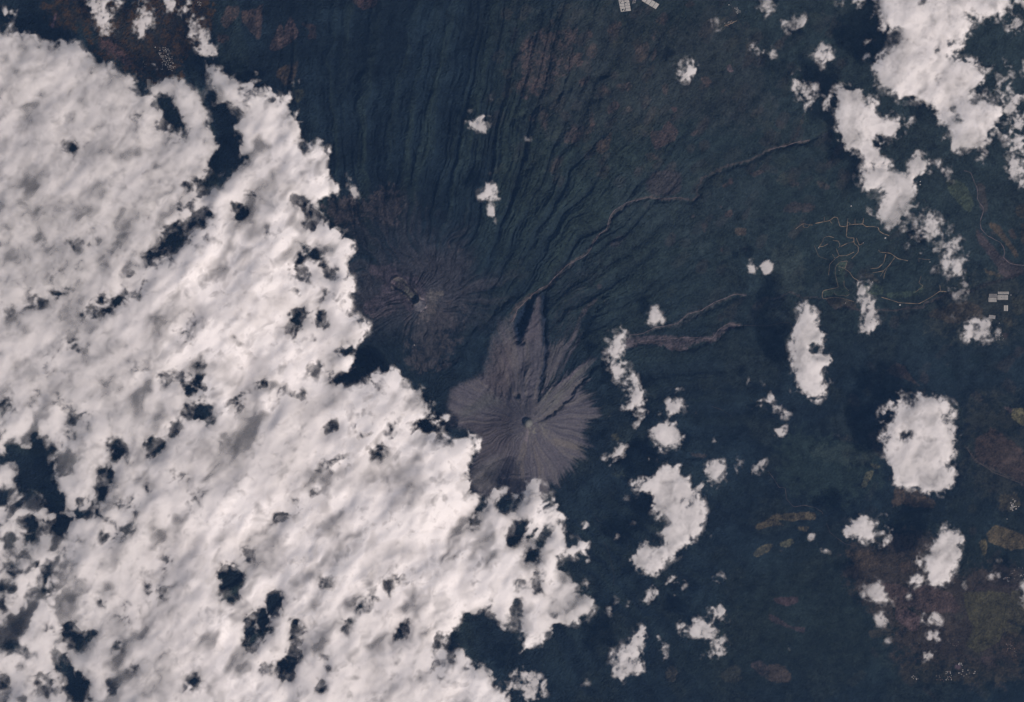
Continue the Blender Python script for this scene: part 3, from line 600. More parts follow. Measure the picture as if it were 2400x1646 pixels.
LEFTGAP = region("02: -400,700 650,750 900,1549 03: 700,600 500,1100 800,1900 -400,1900", 45)
CLOUD = cloud_mat()
cloud_count = 0
def cloud(label, adds, holes=(), z=17.0, soft=6.0, thick=2.6, edge=0.33, group=None, ragged=1.0, gam=None, gap=0.06, halo=0.40):
    """adds, holes: (level, outline) pairs; z is the height of the cloud's base above the plain"""
    allp = np.concatenate([path(s) for _, s in adds]); w = window(allp, soft * 3 + 34)
    xs, ys = gx[w[1]], gy[w[0]]
    M = np.zeros((len(ys), len(xs)), np.float32)
    for lv, s in adds: M = np.maximum(M, lv ** (0.72 if lv < 0.6 and gap < 0.1 else 1.0) * blur(raster(path(s), xs, ys).astype(np.float32), (soft * (1.35 if gap > 0.1 else 1.75 if thick > 1.2 else 1.25) + 2.0 * (1 - lv)) / ST))
    Hm = np.ones_like(M); veil = np.ones_like(M)
    for lv, s, *hs in holes:
        m = blur(raster(path(s), xs, ys).astype(np.float32), (hs[0] if hs else 5.5 + 8 * lv) / ST); m = np.clip(m * (1.75 - 0.6 * lv), 0, 1) if not hs else m
        if hs: veil = veil * (1 - m * (1 - lv))
        else:
            Hm = np.minimum(Hm, 1 - m * (1 - lv))
            if gap > 0.1 and lv < 0.35: veil = veil * (1 - 0.55 * (1 - lv) * blur(m, 13.0 / ST))
    M = M * Hm
    if gap < 0.1: M = np.minimum(M * 1.15, 1)
    E = EDGE[w] if gap > 0.1 else 0.92 * EDGE[w] + 0.20 * CN2[w]
    wgt = (3.4 if gap > 0.1 else 3.0) * np.clip(M * (1 - M), 0, 0.25) + 0.30 * np.clip(M * 3, 0, 1)
    D = M + edge * ragged * E * wgt
    op = sstep(0.0, 0.97, D) ** (2.2 if gap > 0.1 else 1.9) * veil
    op = op * (1 - np.clip(gap * 2.6 * sstep(0.25, 2.9, -TONE2[w] + 0.10 * E), 0, 0.85))
    op = op * (1 - 0.40 * sstep(0.0, 2.4, -TONE[w]) - (0.10 if gap > 0.1 else 0.24) * sstep(0.0, 2.2, -MIDN[w]) - (0.05 if gap > 0.1 else 0.14) * sstep(-0.5, 2.2, -MED[w]))
    op = op * (1.0 if gap > 0.1 else min(0.9, 0.62 + 0.075 * thick))
    Mv = blur(M, 15.0 / ST); Mv = Mv + 0.20 * (0.7 * MIDN[w] + 0.6 * E) * np.clip(Mv * 3, 0, 1)
    vl = halo * sstep(0.20, 1.1, Mv) ** 1.2 * np.clip(0.75 + 0.35 * TONE2[w] + 0.2 * E, 0.05, 1.2)
    op = np.clip(1 - (1 - np.clip(op * 1.03, 0, 1)) * (1 - vl), 0, 1)
    op[op < 0.015] = 0
    Ms = 0.40 * blur(M, 10.0 / ST) + 0.45 * blur(M, 26.0 / ST) + 0.15 * blur(M, 5 / ST)
    if gap > 0.1: op = op * (1 - 0.85 * LEFTGAP[w] * sstep(-0.1, 1.1, -TONE2[w] - 0.25 * E))
    T = thick * (np.clip(Ms, 0, 1) ** 0.9) * (1.0 + 0.27 * BIG[w] + 0.007 * MIDN[w])
    T = np.clip(T, 0.0, None) + 0.015
    build_cloud(label, w, op, T, z, group)

def build_cloud(label, w, op, T, z, group):
    global cloud_count
    ys, xs = gy[w[0]], gx[w[1]]
    cell = np.maximum.reduce([op[:-1, :-1], op[1:, :-1], op[:-1, 1:], op[1:, 1:]]) > 0
    if not cell.any(): return
    n = op.shape[1]
    j, i = np.where(cell)
    q = np.stack([(j + 1) * n + i, (j + 1) * n + i + 1, j * n + i + 1, j * n + i], -1)
    used, inv = np.unique(q, return_inverse=True); inv = inv.reshape(-1, 4)
    cnt = np.bincount(inv.ravel(), minlength=len(used)); inner = cnt == 4
    bot = np.arange(len(used)); nb = inner.sum(); bot[inner] = len(used) + np.arange(nb)
    PXc, PYc = np.meshgrid(xs, ys); PXc = PXc.ravel()[used]; PYc = PYc.ravel()[used]; Tt = T.ravel()[used]; o = op.ravel()[used]
    Tt = np.where(inner, Tt, 0.01); o = np.where(inner, o, 0.0)
    z = z * 1.18; x, y = world_xy(PXc, PYc, z + 0.5)
    top = np.stack([x, y, z + Tt], -1); low = np.stack([x, y, z - 0.30 * Tt], -1)[inner]
    me = quick_mesh("cloud", np.concatenate([top, low]), np.concatenate([inv, bot[inv][:, ::-1]]))
    a = 1 - np.sqrt(np.clip(1 - np.concatenate([o, o[inner]]), 0, 1))
    at = me.attributes.new("Opacity", 'FLOAT', 'POINT'); at.data.foreach_set("value", a.astype(np.float32))
    tag(link("cloud", me, CLOUD), label, "cloud", group); cloud_count += 1

# the great bank
BANK = """00: 0,225 70,265 130,305 230,285 310,320 370,410 430,410 500,385 600,378 700,400 790,450 820,510 900,575 960,540 1000,570 1080,640 1180,640 1230,720 1200,850 1210,890 1300,860 1350,820 1400,790 1470,720 1560,700 1650,730 1690,790 1800,770 1830,820
 1860,700 1890,590 1940,590 2040,700 2100,700 2200,740 2324,770 10: 0,780 60,760 120,800 160,900 250,860 300,820 330,940 320,1000 380,1050 400,1130 430,1190 400,1260 380,1310 420,1380 480,1300 560,1290 640,1310 690,1400 700,1470 690,1549
 11: 650,20 660,100 740,130 755,215 720,220 650,235 620,290 570,330 600,400 640,520 720,545 790,600 800,560 870,620 900,700 890,820 850,870 840,960 910,1020 900,1060 850,1110 880,1190 830,1240 810,1310 870,1330 960,1350 1030,1390 1010,1450 950,1490 1010,1549
 12: 980,20 900,50 760,75 740,140 700,150 760,130 850,95 900,95 880,150 870,250 800,285 740,270 690,280 680,350 760,390 870,400 900,370 1000,365 1030,420 1150,395 1060,330 1055,230 1110,210 1150,260 1220,240 1290,290 1330,350 1390,420 1500,410 1560,500 1600,570 1560,650 1600,690 1700,700 1800,680 1815,705 1740,750 1600,740 1480,740 1400,780 1420,830 1500,850 1640,835 1680,870 1740,890 1830,860 1900,830 1980,830 2040,930 2000,990 1990,1080 1940,1170 1920,1250 1960,1330 1990,1380 2000,1440 2100,1420 2180,1350 2240,1320 2300,1340
 22: 20,1480 60,1400 130,1310 220,1255 290,1310 320,1400 380,1420 400,1500 440,1549 23: 510,30 500,60 620,90 700,105 665,200 690,330 640,380 690,480 560,470 470,440 440,500 500,560 560,610 620,740 740,740 805,800 740,880 700,920 640,980 570,1000 450,1010 400,960 390,1040 300,1170 240,1210 200,1160 130,1230 110,1290 30,1300 50,1200 140,1060 70,980 60,850 20,830 20,1000
 13: 2324,1010 2290,1060 2200,1130 2180,1000 2150,900 2170,800 2130,860 2100,940 2060,1000 1980,990 1900,960 1860,940 1800,1060 1760,1140 1700,1120 1690,1030 1600,1070 1590,1150 1610,1240 1740,1210 1790,1170 1900,1240 1940,1400 1930,1480 2040,1340 2060,1450 2150,1430 2180,1549 2300,1700 2500,1900 1500,2100 300,2100 03: 500,2100 -460,2100 -460,0 00: -460,400"""
BH = [
 (0.66, "00: -400,0 2324,300 2324,1549 01: 1800,100 1300,900 400,1549 -400,1549", 60), (0.76, "01: -400,600 1300,500 1200,1500 02: 1500,400 1400,1300 700,1549 -400,1549", 50), (0.74, "02: -400,1100 900,1200 03: 1800,300 1500,1549 13: 0,1900 03: -400,1900", 60), (0.90, "13: 200,1000 1600,700 1900,1900 200,1900", 50),
 (0.75, "00: 900,500 1200,700 1100,1000 750,1300 500,1549 300,1500 700,1000", 22), (0.78, "01: 100,0 500,0 500,600 300,900 100,700", 24), (0.75, "02: 1100,400 1500,500 1400,850 900,900", 22), (0.8, "12: 100,700 620,900 400,1400 0,1300", 26), (0.78, "02: 1600,900 2324,700 2324,1000 1900,1500 1500,1549", 24),
 (0.03, "00: 1750,560 1880,640 1890,700 1930,830 1960,960 2080,940 2150,1000 2200,1080 2080,1110 2120,1200 2200,1230 2160,1380 2240,1440 2120,1549 01: 2040,50 1960,150 1830,240 1760,200 1850,90 1900,0 00: 1950,1450 2010,1350 1980,1230 1890,1150 1925,1080 1900,980 1860,900 1830,800 1700,780"),
 (0.05, "00: 1400,900 1460,860 1540,860 1560,960 1640,1000 1640,1090 1520,1130 1470,1220 1440,1120 1500,1010 1440,960 1400,960"),
 (0.75, "00: 1130,1090 1200,1050 1320,1050 1250,1120"), (0.6, "00: 1550,1130 1700,1150 1650,1290 1560,1270"), (0.7, "00: 2150,780 2324,760 2324,940 2180,930"),
 (0.65, "00: 560,1300 660,1260 700,1340 600,1410"), (0.75, "00: 820,560 940,600 950,700 860,660"),
 (0.35, "01: 1670,110 1850,110 1820,230 1700,180"),
 (0.12, "01: 1880,330 1910,380 1800,520 1650,660 1560,790 1490,780 1440,700 1480,640 1500,530 1590,500 1700,450 1780,380"), (0.55, "01: 1440,680 1570,790 1440,900 1280,860 1300,800"), (0.45, "01: 1590,260 1760,280 1830,330 1760,390 1620,360"),
 (0.72, "01: 1150,900 1440,880 1300,1100 1170,1200 1130,1120"), (0.7, "01: 1870,400 1980,470 1750,720 1620,740 1700,600"),
 (0.2, "01: 2130,260 2200,290 2240,380 2190,440 2130,400"), (0.3, "01: 2220,130 2324,130 11: 40,180 0,230 01: 2324,230 2240,230"),
 (0.35, "01: 850,1150 1150,1150 1100,1230 860,1280 800,1340 720,1340"), (0.35, "01: 240,1100 430,1150 400,1250 200,1250"), (0.4, "01: 480,1050 570,1040 600,1140 500,1150"), (0.5, "01: 60,1170 100,1250 60,1310 20,1290"), (0.3, "01: 1720,1290 1790,1320 1740,1390 1690,1370"),
 (0.7, "01: 580,660 760,580 900,530 860,690 700,700"), (0.65, "01: 970,690 1090,650 1100,690 1050,750"), (0.7, "01: 400,600 490,600 450,650"), (0.7, "01: 1580,1430 1680,1380 1750,1549 1640,1549"), (0.7, "01: 480,930 600,950 590,1000 500,1000"),
 (0.10, "11: 300,230 400,240 470,310 560,360 610,400 580,480 500,540 430,500 470,440 430,340 330,290"), (0.35, "11: 330,860 440,840 520,870 500,980 400,990 340,940"), (0.15, "11: 560,840 620,850 640,920 740,900 740,960 680,1000 620,960"),
 (0.3, "11: 630,1100 690,1130 680,1200 640,1170"), (0.4, "11: 720,1170 800,1180 740,1200"), (0.02, "11: 300,1260 420,1240 460,1300 400,1420 350,1400 340,1320"), (0.3, "11: 480,1280 530,1290 510,1400 470,1420"), (0.1, "11: 550,1290 640,1280 640,1400 570,1440 550,1370"), (0.2, "11: 540,1490 610,1480 590,1549 540,1530"),
 (0.7, "11: 40,560 130,600 130,720 50,650"), (0.6, "11: 400,700 560,690 600,790 520,850 380,830"), (0.6, "11: 300,1400 440,1430 420,1500 300,1480"), (0.5, "11: 380,1000 430,1060 420,1200 370,1100"),
 (0.15, "02: 1420,330 1560,300 1600,250 1660,290 1680,350 1620,380 1480,360"), (0.4, "02: 1660,300 1760,320 1920,380 1860,460 1780,420"), (0.2, "02: 1640,400 1740,420 1800,480 1790,550 1700,480"),
 (0.04, "02: 1650,580 1750,600 1830,580 1930,620 1920,740 1880,780 1850,690 1770,690 1680,680"), (0.06, "02: 1560,740 1660,740 1600,870 1540,860"), (0.02, "02: 1310,960 1430,870 1490,880 1450,970 1400,1070 1350,1060 1370,1000"), (0.3, "02: 970,930 1080,900 1170,950 1130,1000 1000,1000"), (0.6, "02: 1000,1000 1150,1000 1130,1110 1010,1080"),
 (0.3, "02: 540,560 620,600 700,620 740,780 680,720 600,730 560,650"), (0.5, "02: 740,590 830,590 760,780 690,740"), (0.45, "02: 370,180 430,140 420,310 380,290"), (0.3, "02: 540,490 580,490 575,550 540,550"), (0.25, "02: 0,570 50,540 100,600 95,660 0,650"),
 (0.02, "02: 300,860 430,860 480,1000 460,1100 490,1250 500,1350 560,1420 600,1549 450,1549 370,1440 330,1330 250,1380 170,1250 180,1150 120,1050 60,1010 50,920 100,880 150,960 220,1020 300,1000"), (0.15, "02: 0,1010 60,1010 160,1100 200,1300 230,1420 180,1549 140,1500 200,1400 140,1340 160,1200 60,1100 0,1090"), (0.15, "02: 0,1280 50,1330 50,1549 0,1549"),
 (0.05, "02: 870,1240 950,1140 1010,1160 990,1300 920,1440 880,1400"), (0.2, "02: 1050,1150 1100,1140 1080,1200"), (0.05, "02: 1310,1350 1390,1290 1350,1400"), (0.45, "02: 600,1420 860,1420 880,1549 03: 1000,30 620,60"), (0.3, "02: 1960,890 2000,900 1990,930"), (0.6, "02: 1050,1430 1240,1430 1250,1549 1050,1549"), (0.6, "02: 1780,160 1850,150 1850,230 1780,220"), (0.55, "02: 2050,620 2200,500 2300,510 2150,620 2060,680"), (0.75, "02: 1200,190 1320,190 1250,290 1190,260"), (0.7, "02: 620,10 780,10 700,90 560,90"), (0.7, "02: 1560,1200 1720,1170 1660,1290 1560,1270"), (0.7, "02: 1650,1380 1850,1340 1750,1480"), (0.5, "02: 570,780 660,830 620,1000 570,950"), (0.5, "02: 320,440 380,450 360,520 330,500"),
 (0.2, "12: 20,385 60,375 140,420 100,440 20,425"), (0.3, "12: 190,440 240,460 230,520 200,510"), (0.04, "12: 320,480 400,470 480,520 430,560 350,500"), (0.04, "12: 620,770 740,755 750,795 660,805 660,890 615,890"), (0.7, "12: 1180,730 1300,720 1260,850 1150,1000 1080,1100 1030,1040 1120,880"), (0.8, "12: 900,740 1100,760 1000,900 900,850"), (0.4, "12: 460,260 520,200 590,210 560,280 500,300"), (0.7, "12: 920,710 1010,650 1000,700 930,730"), (0.7, "12: 350,830 400,820 400,850"),
 (0.8, "12: 550,1080 780,1040 900,1100 700,1160 560,1240"), (0.75, "12: 300,1450 500,1330 600,1300 450,1500 330,1549"),
 (0.02, "03: 390,130 560,20 640,40 620,170 540,200 400,200"), (0.12, "03: 130,50 300,20 400,100 330,290 270,260 260,160 160,120"), (0.15, "03: 80,440 150,400 140,480 120,570 80,560"), (0.06, "03: 0,620 150,600 30,700 20,890 0,890"), (0.35, "03: 60,640 170,640 150,740 80,760"), (0.15, "03: 340,480 460,500 410,600 350,530"), (0.3, "03: 960,80 1000,60 1060,70 1000,130"), (0.55, "03: 950,170 1260,100 1100,220 920,360"),
 (0.15, "03: 1700,340 1740,260 1820,260 1850,230 1740,320 1710,380"), (0.01, "03: 2030,470 2120,500 2190,530 2180,640 2130,760 2200,800 2060,800 2020,720 2040,620 1980,560"), (0.2, "03: 2200,310 2270,340 2290,430 2230,440"), (0.02, "03: 2230,960 2324,890 13: 40,900 0,1000 03: 2280,1010 2280,1100 2324,1120 2324,1280 2240,1280 2220,1180 2240,1100"),
 (0.02, "03: 590,1040 660,1010 760,1100 860,1080 830,1150 770,1190 740,1300 680,1240 580,1170"), (0.06, "03: 480,1230 560,1290 620,1360 660,1440 760,1480 800,1549 820,1700 600,1700 560,1430 490,1350"), (0.1, "03: 130,1390 200,1350 210,1380 140,1430"), (0.15, "03: 0,1450 60,1480 90,1549 60,1700 -100,1700"), (0.2, "03: 330,1500 420,1480 480,1549 420,1680 340,1640"), (0.1, "03: 1000,1490 1070,1510 1060,1549 1040,1680 1000,1600"),
 (0.25, "03: 430,1040 480,1050 470,1120 430,1100"), (0.35, "03: 920,800 970,820 940,910"), (0.6, "03: 1100,850 1240,880 1200,1000 1110,980"), (0.55, "03: 1330,790 1380,690 1490,720 1400,780"), (0.35, "03: 820,1270 870,1250 820,1340"), (0.3, "03: 1040,1200 1110,1200 1090,1280 1050,1260"), (0.45, "03: 1700,1500 1790,1490 1780,1549 1700,1600"), (0.4, "03: 1160,1440 1220,1360 1250,1390 1180,1470"), (0.5, "03: 1500,440 1590,430 1520,560 1460,540"), (0.5, "03: 640,290 740,260 700,340"), (0.45, "03: 250,620 490,620 490,740 400,700"), (0.5, "03: 50,1140 200,1200 180,1290 60,1240"),
 (0.03, "13: 180,50 230,20 300,40 260,90 200,90"), (0.02, "13: 100,740 200,700 240,800 200,930 100,960 120,860"), (0.06, "13: 0,880 60,860 110,960 120,1020 40,1060 0,1000"), (0.25, "13: 0,1050 130,1040 130,1090 60,1130 0,1240"), (0.15, "13: 330,960 440,1060 440,1150 420,1250 340,1200 330,1080"), (0.02, "13: 330,1230 420,1240 340,1360 330,1470 280,1549 200,1450 230,1370"), (0.15, "13: 20,1390 110,1340 110,1460 60,1440"),
 (0.08, "13: 600,1310 640,1310 640,1440 610,1440"), (0.1, "13: 560,1540 620,1500 600,1620 540,1640"), (0.12, "13: 790,1000 840,980 850,1080 800,1090"), (0.04, "13: 1330,970 1390,980 1380,1060 1350,1140 1270,1150 1280,1090 1330,1050"), (0.03, "13: 1920,120 1980,70 1990,0 2030,10 2010,110 1950,145"), (0.5, "13: 1990,360 2050,420 2010,450 1960,400"), (0.55, "13: 1600,1330 1690,1350 1690,1500 1610,1500"), (0.1, "13: 1735,1230 1790,1180 1790,1330 1760,1350"), (0.4, "13: 570,620 700,610 660,660 600,660"), (0.75, "13: 960,740 1100,700 1400,460 1400,620 1000,900 880,860"), (0.6, "13: 350,480 430,460 400,540"), (0.5, "13: 240,1040 280,1040 270,1100"), (0.7, "13: 1000,640 1100,600 1060,680"),
 (0.03, "23: 0,130 60,80 110,150 80,250 0,290 13: 2290,250 2300,150"), (0.08, "23: 240,200 320,150 370,150 370,210 310,230 280,300 240,290"), (0.4, "23: 160,330 240,340 210,440 110,450"), (0.02, "23: 225,520 250,560 240,740 180,710 200,600"), (0.1, "23: 50,640 110,640 90,700 50,690"), (0.15, "23: 360,620 390,630 380,670 360,660"), (0.06, "23: 100,820 60,800 20,830 10,950 30,1010 60,960"), (0.35, "23: 100,820 160,840 160,900 110,900"),
 (0.04, "23: 430,60 620,90 620,260 560,310 480,270 500,170"), (0.3, "23: 550,650 640,680 640,750 590,720"), (0.1, "23: 370,920 400,950 390,980"), (0.25, "23: 420,400 640,420 690,560 560,640 450,540"), (0.4, "23: 100,120 200,100 240,200 150,260"), (0.5, "22: 290,1330 330,1400 330,1549 250,1549"),
 (0.1, "12: 2200,1420 2324,1380 22: 20,1480 10,1549 0,1549 12: 2230,1549"), (0.2, "12: 2000,1440 2070,1440 2060,1549 2000,1549"),
 (0.06, "13: 1940,1240 2010,1300 2060,1330 2100,1400 2180,1420 2240,1520 2324,1549 2324,1200 2100,900 1880,960"),
]
cloud("vast bank of bright white cloud with ragged gaps covering the lower left", [(1.0, BANK), (0.45, "00: 0,60 60,50 160,90 210,160 170,280 0,240"), (0.75, "00: -300,300 0,220 60,260 0,400"), (0.55, "23: 620,90 700,105 665,200 690,330 640,380 600,300 620,200"), (0.5, "00: 1830,1200 1960,1200 2020,1350 1990,1549 1830,1549"), (0.6, "00: 800,400 830,460 830,520 760,420")],
      BH, z=17.5, soft=6.0, thick=5.6, gap=0.26, halo=0.44)
C = cloud
def each(items, **kw):
    for lab, lv, outline in items: cloud(lab, [(lv, outline)], **kw)
# upper left corner
C("curling puff cloud at the top edge above the brown plain, first from the corner", [(0.75, "00: 795,-60 1105,-60 1100,60 1010,90 1040,190 1070,290 950,340 870,290 880,220 835,200 800,110")], [(0.4, "00: 880,20 1000,40 1000,120 880,130"), (0.5, "00: 1030,180 1080,200 1080,300 1030,300")], z=13, soft=5, thick=1.3)
C("loose ragged cloud at the top edge, between the curling puff and the hooked wisp", [(0.62, "00: 1230,-60 1290,10 1400,50 1405,115 1330,130 1390,170 1400,240 1320,260 1300,340 1210,365 1200,290 1220,210 1280,100 1230,60")], [(0.5, "00: 1200,220 1280,230 1260,350 1210,340")], z=12, soft=5.5, thick=1.1)
C("small hooked wisp at the top edge left of the long ribbon cloud", [(0.62, "00: 1460,-60 1590,-60 1590,60 1560,160 1500,125 1480,70")], [(0.2, "00: 1505,75 1560,80 1540,115 1505,105")], z=12, soft=4, thick=1.0)
C("long narrow ribbon of cloud slanting down from the top edge", [(0.72, "00: 1610,-60 1690,-60 1730,120 1830,180 1890,330 1930,420 1970,400 1965,500 1890,550 1830,490 1750,400 1710,280 1660,180 1620,60")], [(0.5, "00: 1640,60 1730,120 1710,200 1650,120"), (0.5, "00: 1900,460 1960,440 1960,520 1910,520")], z=14, soft=4.5, thick=1.3)
C("small tuft of thin cloud just left of the village above the bank", [(0.5, "00: 1385,560 1430,540 1435,650 1370,645")], z=8, soft=5, thick=0.8)
C("faint scrap of cloud over the left edge of the village above the bank", [(0.4, "00: 1290,510 1370,515 1360,560 1300,550")], z=8, soft=6, thick=0.6)
C("tiny bright sliver of cloud above the bank's second lobe", [(0.65, "00: 2285,655 2324,645 10: 50,655 20,672 00: 2324,680")], z=10, soft=3, thick=0.6)
C("small frayed wisp beside the tip of the bank's second lobe", [(0.5, "10: 290,795 340,700 395,735 400,790 350,770 300,810")], z=10, soft=4.5, thick=0.7)
C("faint cloud streak over the brown slope right of the bank's stepped edge", [(0.3, "11: 800,0 850,20 880,130 940,270 910,300 830,190 840,110")], z=12, soft=6, thick=0.6)
# open ground in the upper middle
C("small bright puff with a streaming left side above the dark forest slope", [(0.75, "10: 1960,1060 2060,1050 2120,1080 2125,1190 2060,1215 1960,1170 1940,1110"), (0.6, "10: 1940,990 1990,1060 1960,1170 1900,1240 1920,1150 1910,1070")], z=10, soft=3.4, thick=1.3)
C("faint thread of cloud over the forest left of the streaming puff", [(0.34, "10: 1780,970 1835,905 1810,960 1770,1000")], z=9, soft=4, thick=0.4)
C("dim smudge of cloud just above the streaming puff", [(0.4, "10: 2110,860 2165,870 2140,910 2115,900")], z=9, soft=4, thick=0.5)
C("ring-shaped little cloud with a dark hole over green farmland", [(0.85, "20: 1475,570 1530,550 1570,570 1580,525 1645,525 1675,610 1650,700 1580,740 1520,730 1480,650")], [(0.12, "20: 1535,600 1575,565 1605,610 1580,645 1540,640"), (0.4, "20: 1480,570 1560,570 1540,640 1490,620")], z=12, soft=4.2, thick=1.3)
C("dim veil of cloud below the two small dashes near the top", [(0.36, "20: 1780,170 1860,190 1895,250 1890,330 1830,290")], z=10, soft=6, thick=0.5)
C("faint scrap of cloud below the dim veil", [(0.3, "20: 1850,390 1930,395 1910,425 1860,420")], z=10, soft=6, thick=0.4)
C("short pale dash of cloud near the top, left one of two", [(0.4, "20: 1770,85 1830,90 1825,112 1780,105")], z=10, soft=4, thick=0.4)
C("short pale dash of cloud near the top, right one of two", [(0.45, "20: 1860,100 1885,85 1880,105 1865,118")], z=10, soft=3, thick=0.4)
C("thin broken cloud trailing right above a dark shadow patch", [(0.5, "20: 2100,370 2220,380 2260,450 2324,460 30: 0,430 50,420 60,480 100,530 50,530 0,500 20: 2324,500 2200,475 2130,420"), (0.6, "30: 0,430 45,425 45,495 5,500")], z=11, soft=5, thick=0.9)
C("soft bright puff cut by the top edge, first left of the hooked cloud", [(0.88, "20: 2190,-60 2324,-60 30: 80,-60 80,60 90,110 20,80 0,130 20: 2310,155 2260,120 2240,60")], z=13, soft=5, thick=1.5)
C("small dim puff between two brown fields right of the forest", [(0.5, "20: 120,1230 165,1228 180,1265 145,1285")], z=8, soft=4, thick=0.7)
C("slender vertical wisp tapering to a point above the forest slope", [(0.72, "11: 2020,200 2070,80 2110,130 2175,90 2180,190 2225,230 2200,270 2160,290 2155,370 2180,510 2115,410 2110,300 2020,260")], [(0.4, "11: 2100,160 2150,170 2140,240 2100,220")], z=13, soft=3, thick=1.1)
C("little tuft of cloud just above the slender vertical wisp", [(0.42, "11: 2080,50 2120,0 2130,40 2100,60")], z=13, soft=4, thick=0.5)
C("faint haze-like scrap right of the slender vertical wisp", [(0.28, "11: 2260,290 2324,280 21: 20,330 11: 2324,340 2280,330")], z=12, soft=6, thick=0.4)
# upper right
C("bright hooked puff cloud near the top, left of the great right-hand cloud", [(0.85, "30: 130,180 240,150 290,115 345,180 320,220 235,265 180,300 130,240")], z=13, soft=5, thick=1.4)
C("comma-shaped cloud with a frayed left curl over the dark forest", [(0.85, "30: 440,470 510,400 570,440 585,520 520,600 450,540"), (0.5, "30: 350,450 370,410 410,430 470,470 470,540 410,500"), (0.45, "30: 380,360 430,345 450,375 410,400")], z=14, soft=5, thick=1.4)
C("thin tail of cloud trailing below the comma-shaped cloud", [(0.38, "30: 460,600 500,610 545,655 530,665 470,630")], z=13, soft=4, thick=0.5)
C("broken V-shaped cloud over the end of the pale ravine", [(0.7, "30: 225,660 280,650 350,740 350,860 390,850 400,760 450,750 440,850 405,990 340,1010 290,920 235,850 245,760")], [(0.45, "30: 300,780 350,800 350,880 310,860")], z=15, soft=5, thick=1.4)
C("big bright cloud with a blunt tail pointing down, left of the largest one", [(1.0, "30: 610,800 700,790 850,820 840,880 970,875 990,1000 950,1020 1040,1060 1160,1075 1220,1110 1200,1160 1200,1230 1090,1240 1050,1340 1100,1480 1000,1510 900,1480 800,1360 730,1390 670,1290 625,1100 630,990"), (0.65, "30: 460,990 490,890 600,820 700,900 650,980 540,960 500,1035"), (0.55, "30: 1220,1110 1300,1055 1345,1090 1280,1130 1200,1230 1160,1230"), (0.5, "30: 590,790 620,755 700,800 640,830")],
  [(0.6, "30: 760,1130 850,1130 840,1180 770,1180"), (0.35, "30: 830,900 940,890 920,970 860,960"), (0.5, "30: 980,1200 1090,1240 1050,1400 980,1400"), (0.6, "30: 540,830 640,880 600,960 500,900")], z=17, soft=5, thick=3.0)
C("very large billowing cloud running down from the top near the right corner", [(1.0, "30: 985,-80 970,60 1000,130 970,160 1010,240 1100,260 1180,260 1230,290 1200,340 1110,370 1180,420 1080,470 985,550 950,630 1000,680 960,760 1090,820 1170,890 1260,890 1340,900 1400,950 1480,990 1540,1010 1560,1110 1640,1160 1600,1250 1680,1310 1700,1400 1800,1350 1900,1330 1980,1260 2060,1150 2140,1040 2110,960 2040,940 1950,860 1830,880 1850,830 1950,790 1965,740 1920,570 1850,550 1760,580 1700,520 1760,450 1700,400 1760,400 1830,290 1870,200 1800,100 1900,140 2060,190 2100,110 2150,100 2210,50 2240,-80")],
  [(0.12, "30: 1510,440 1560,430 1540,475 1500,475"), (0.03, "30: 1640,370 1700,400 1670,430 1640,410"), (0.4, "30: 1620,480 1740,470 1720,570 1620,540"), (0.5, "30: 1380,170 1430,180 1410,230"), (0.75, "30: 1230,600 1330,600 1320,720 1250,720"), (0.5, "30: 1500,680 1600,680 1590,760 1520,760"), (0.25, "30: 1650,980 1700,970 1720,1010 1660,1010"), (0.2, "30: 1840,850 1900,860 1900,940 1840,950"), (0.65, "30: 1320,-20 1480,-20 1480,60 1380,90"), (0.5, "30: 1680,1060 1800,1040 1760,1130 1680,1100"), (0.4, "30: 1780,100 1860,100 1880,200 1840,160"), (0.6, "30: 1000,100 1100,120 1040,220 1000,180"), (0.4, "30: 1640,1160 1700,1180 1660,1260 1610,1240"), (0.5, "30: 1900,240 1800,350 1740,330"), (0.75, "30: 1500,500 1560,500 1550,560 1500,560"), (0.4, "30: 1950,20 1980,50 1940,60")], z=18, soft=5.5, thick=4.0)
C("tall pale ribbon of thin cloud down the right edge beside the largest cloud", [(0.66, "30: 2095,600 2130,500 2180,630 2200,700 2250,830 2324,880 2324,1250 2250,1150 2150,1080 2080,930 2090,850 2120,750"), (0.44, "30: 2050,960 2300,1100 2400,1300 2324,1500 2200,1400 2180,1250 2030,1100"), (0.44, "30: 2160,1400 2400,1300 2400,1600 31: 2400,220 2250,150 2200,30")], z=16, soft=8, thick=1.4)
C("soft puff in the top right corner of the picture", [(0.6, "30: 2255,-60 2400,-60 2400,70 2324,70 2270,60")], z=15, soft=6, thick=1.0)
C("downward pointing pale puff at the right edge under the corner puff", [(0.5, "30: 2165,200 2210,100 2300,220 2400,300 2324,340 2230,320 2170,250")], z=15, soft=7, thick=1.1)
C("small pale cloud cut by the right edge below the downward pointing puff", [(0.42, "30: 2290,580 2400,560 2400,730 2300,700")], z=15, soft=7, thick=0.8)
each([("grey veil of cloud between the largest cloud and the right edge, upper of two", 0.28, "30: 1980,420 2080,430 2070,470 2000,460"), ("grey veil of cloud between the largest cloud and the right edge, lower of two", 0.30, "30: 1990,520 2060,500 2080,620 2030,660 1980,620"),
 ("faint cloud patch just right of the largest cloud's bottom tip", 0.28, "30: 1880,1380 2000,1360 2000,1480 1900,1500"), ("faint cloud patch left of the largest cloud's bottom tip", 0.3, "30: 1470,1270 1530,1290 1550,1360 1500,1330")], z=14, soft=7, thick=0.6)
C("tiny puff touching the left flank of the very large cloud", [(0.55, "30: 870,530 905,495 955,550 905,575")], z=14, soft=4.5, thick=0.8)
C("frail shred of cloud above the tiny flank puff", [(0.32, "30: 890,340 950,320 955,400 900,430")], z=14, soft=5, thick=0.4)
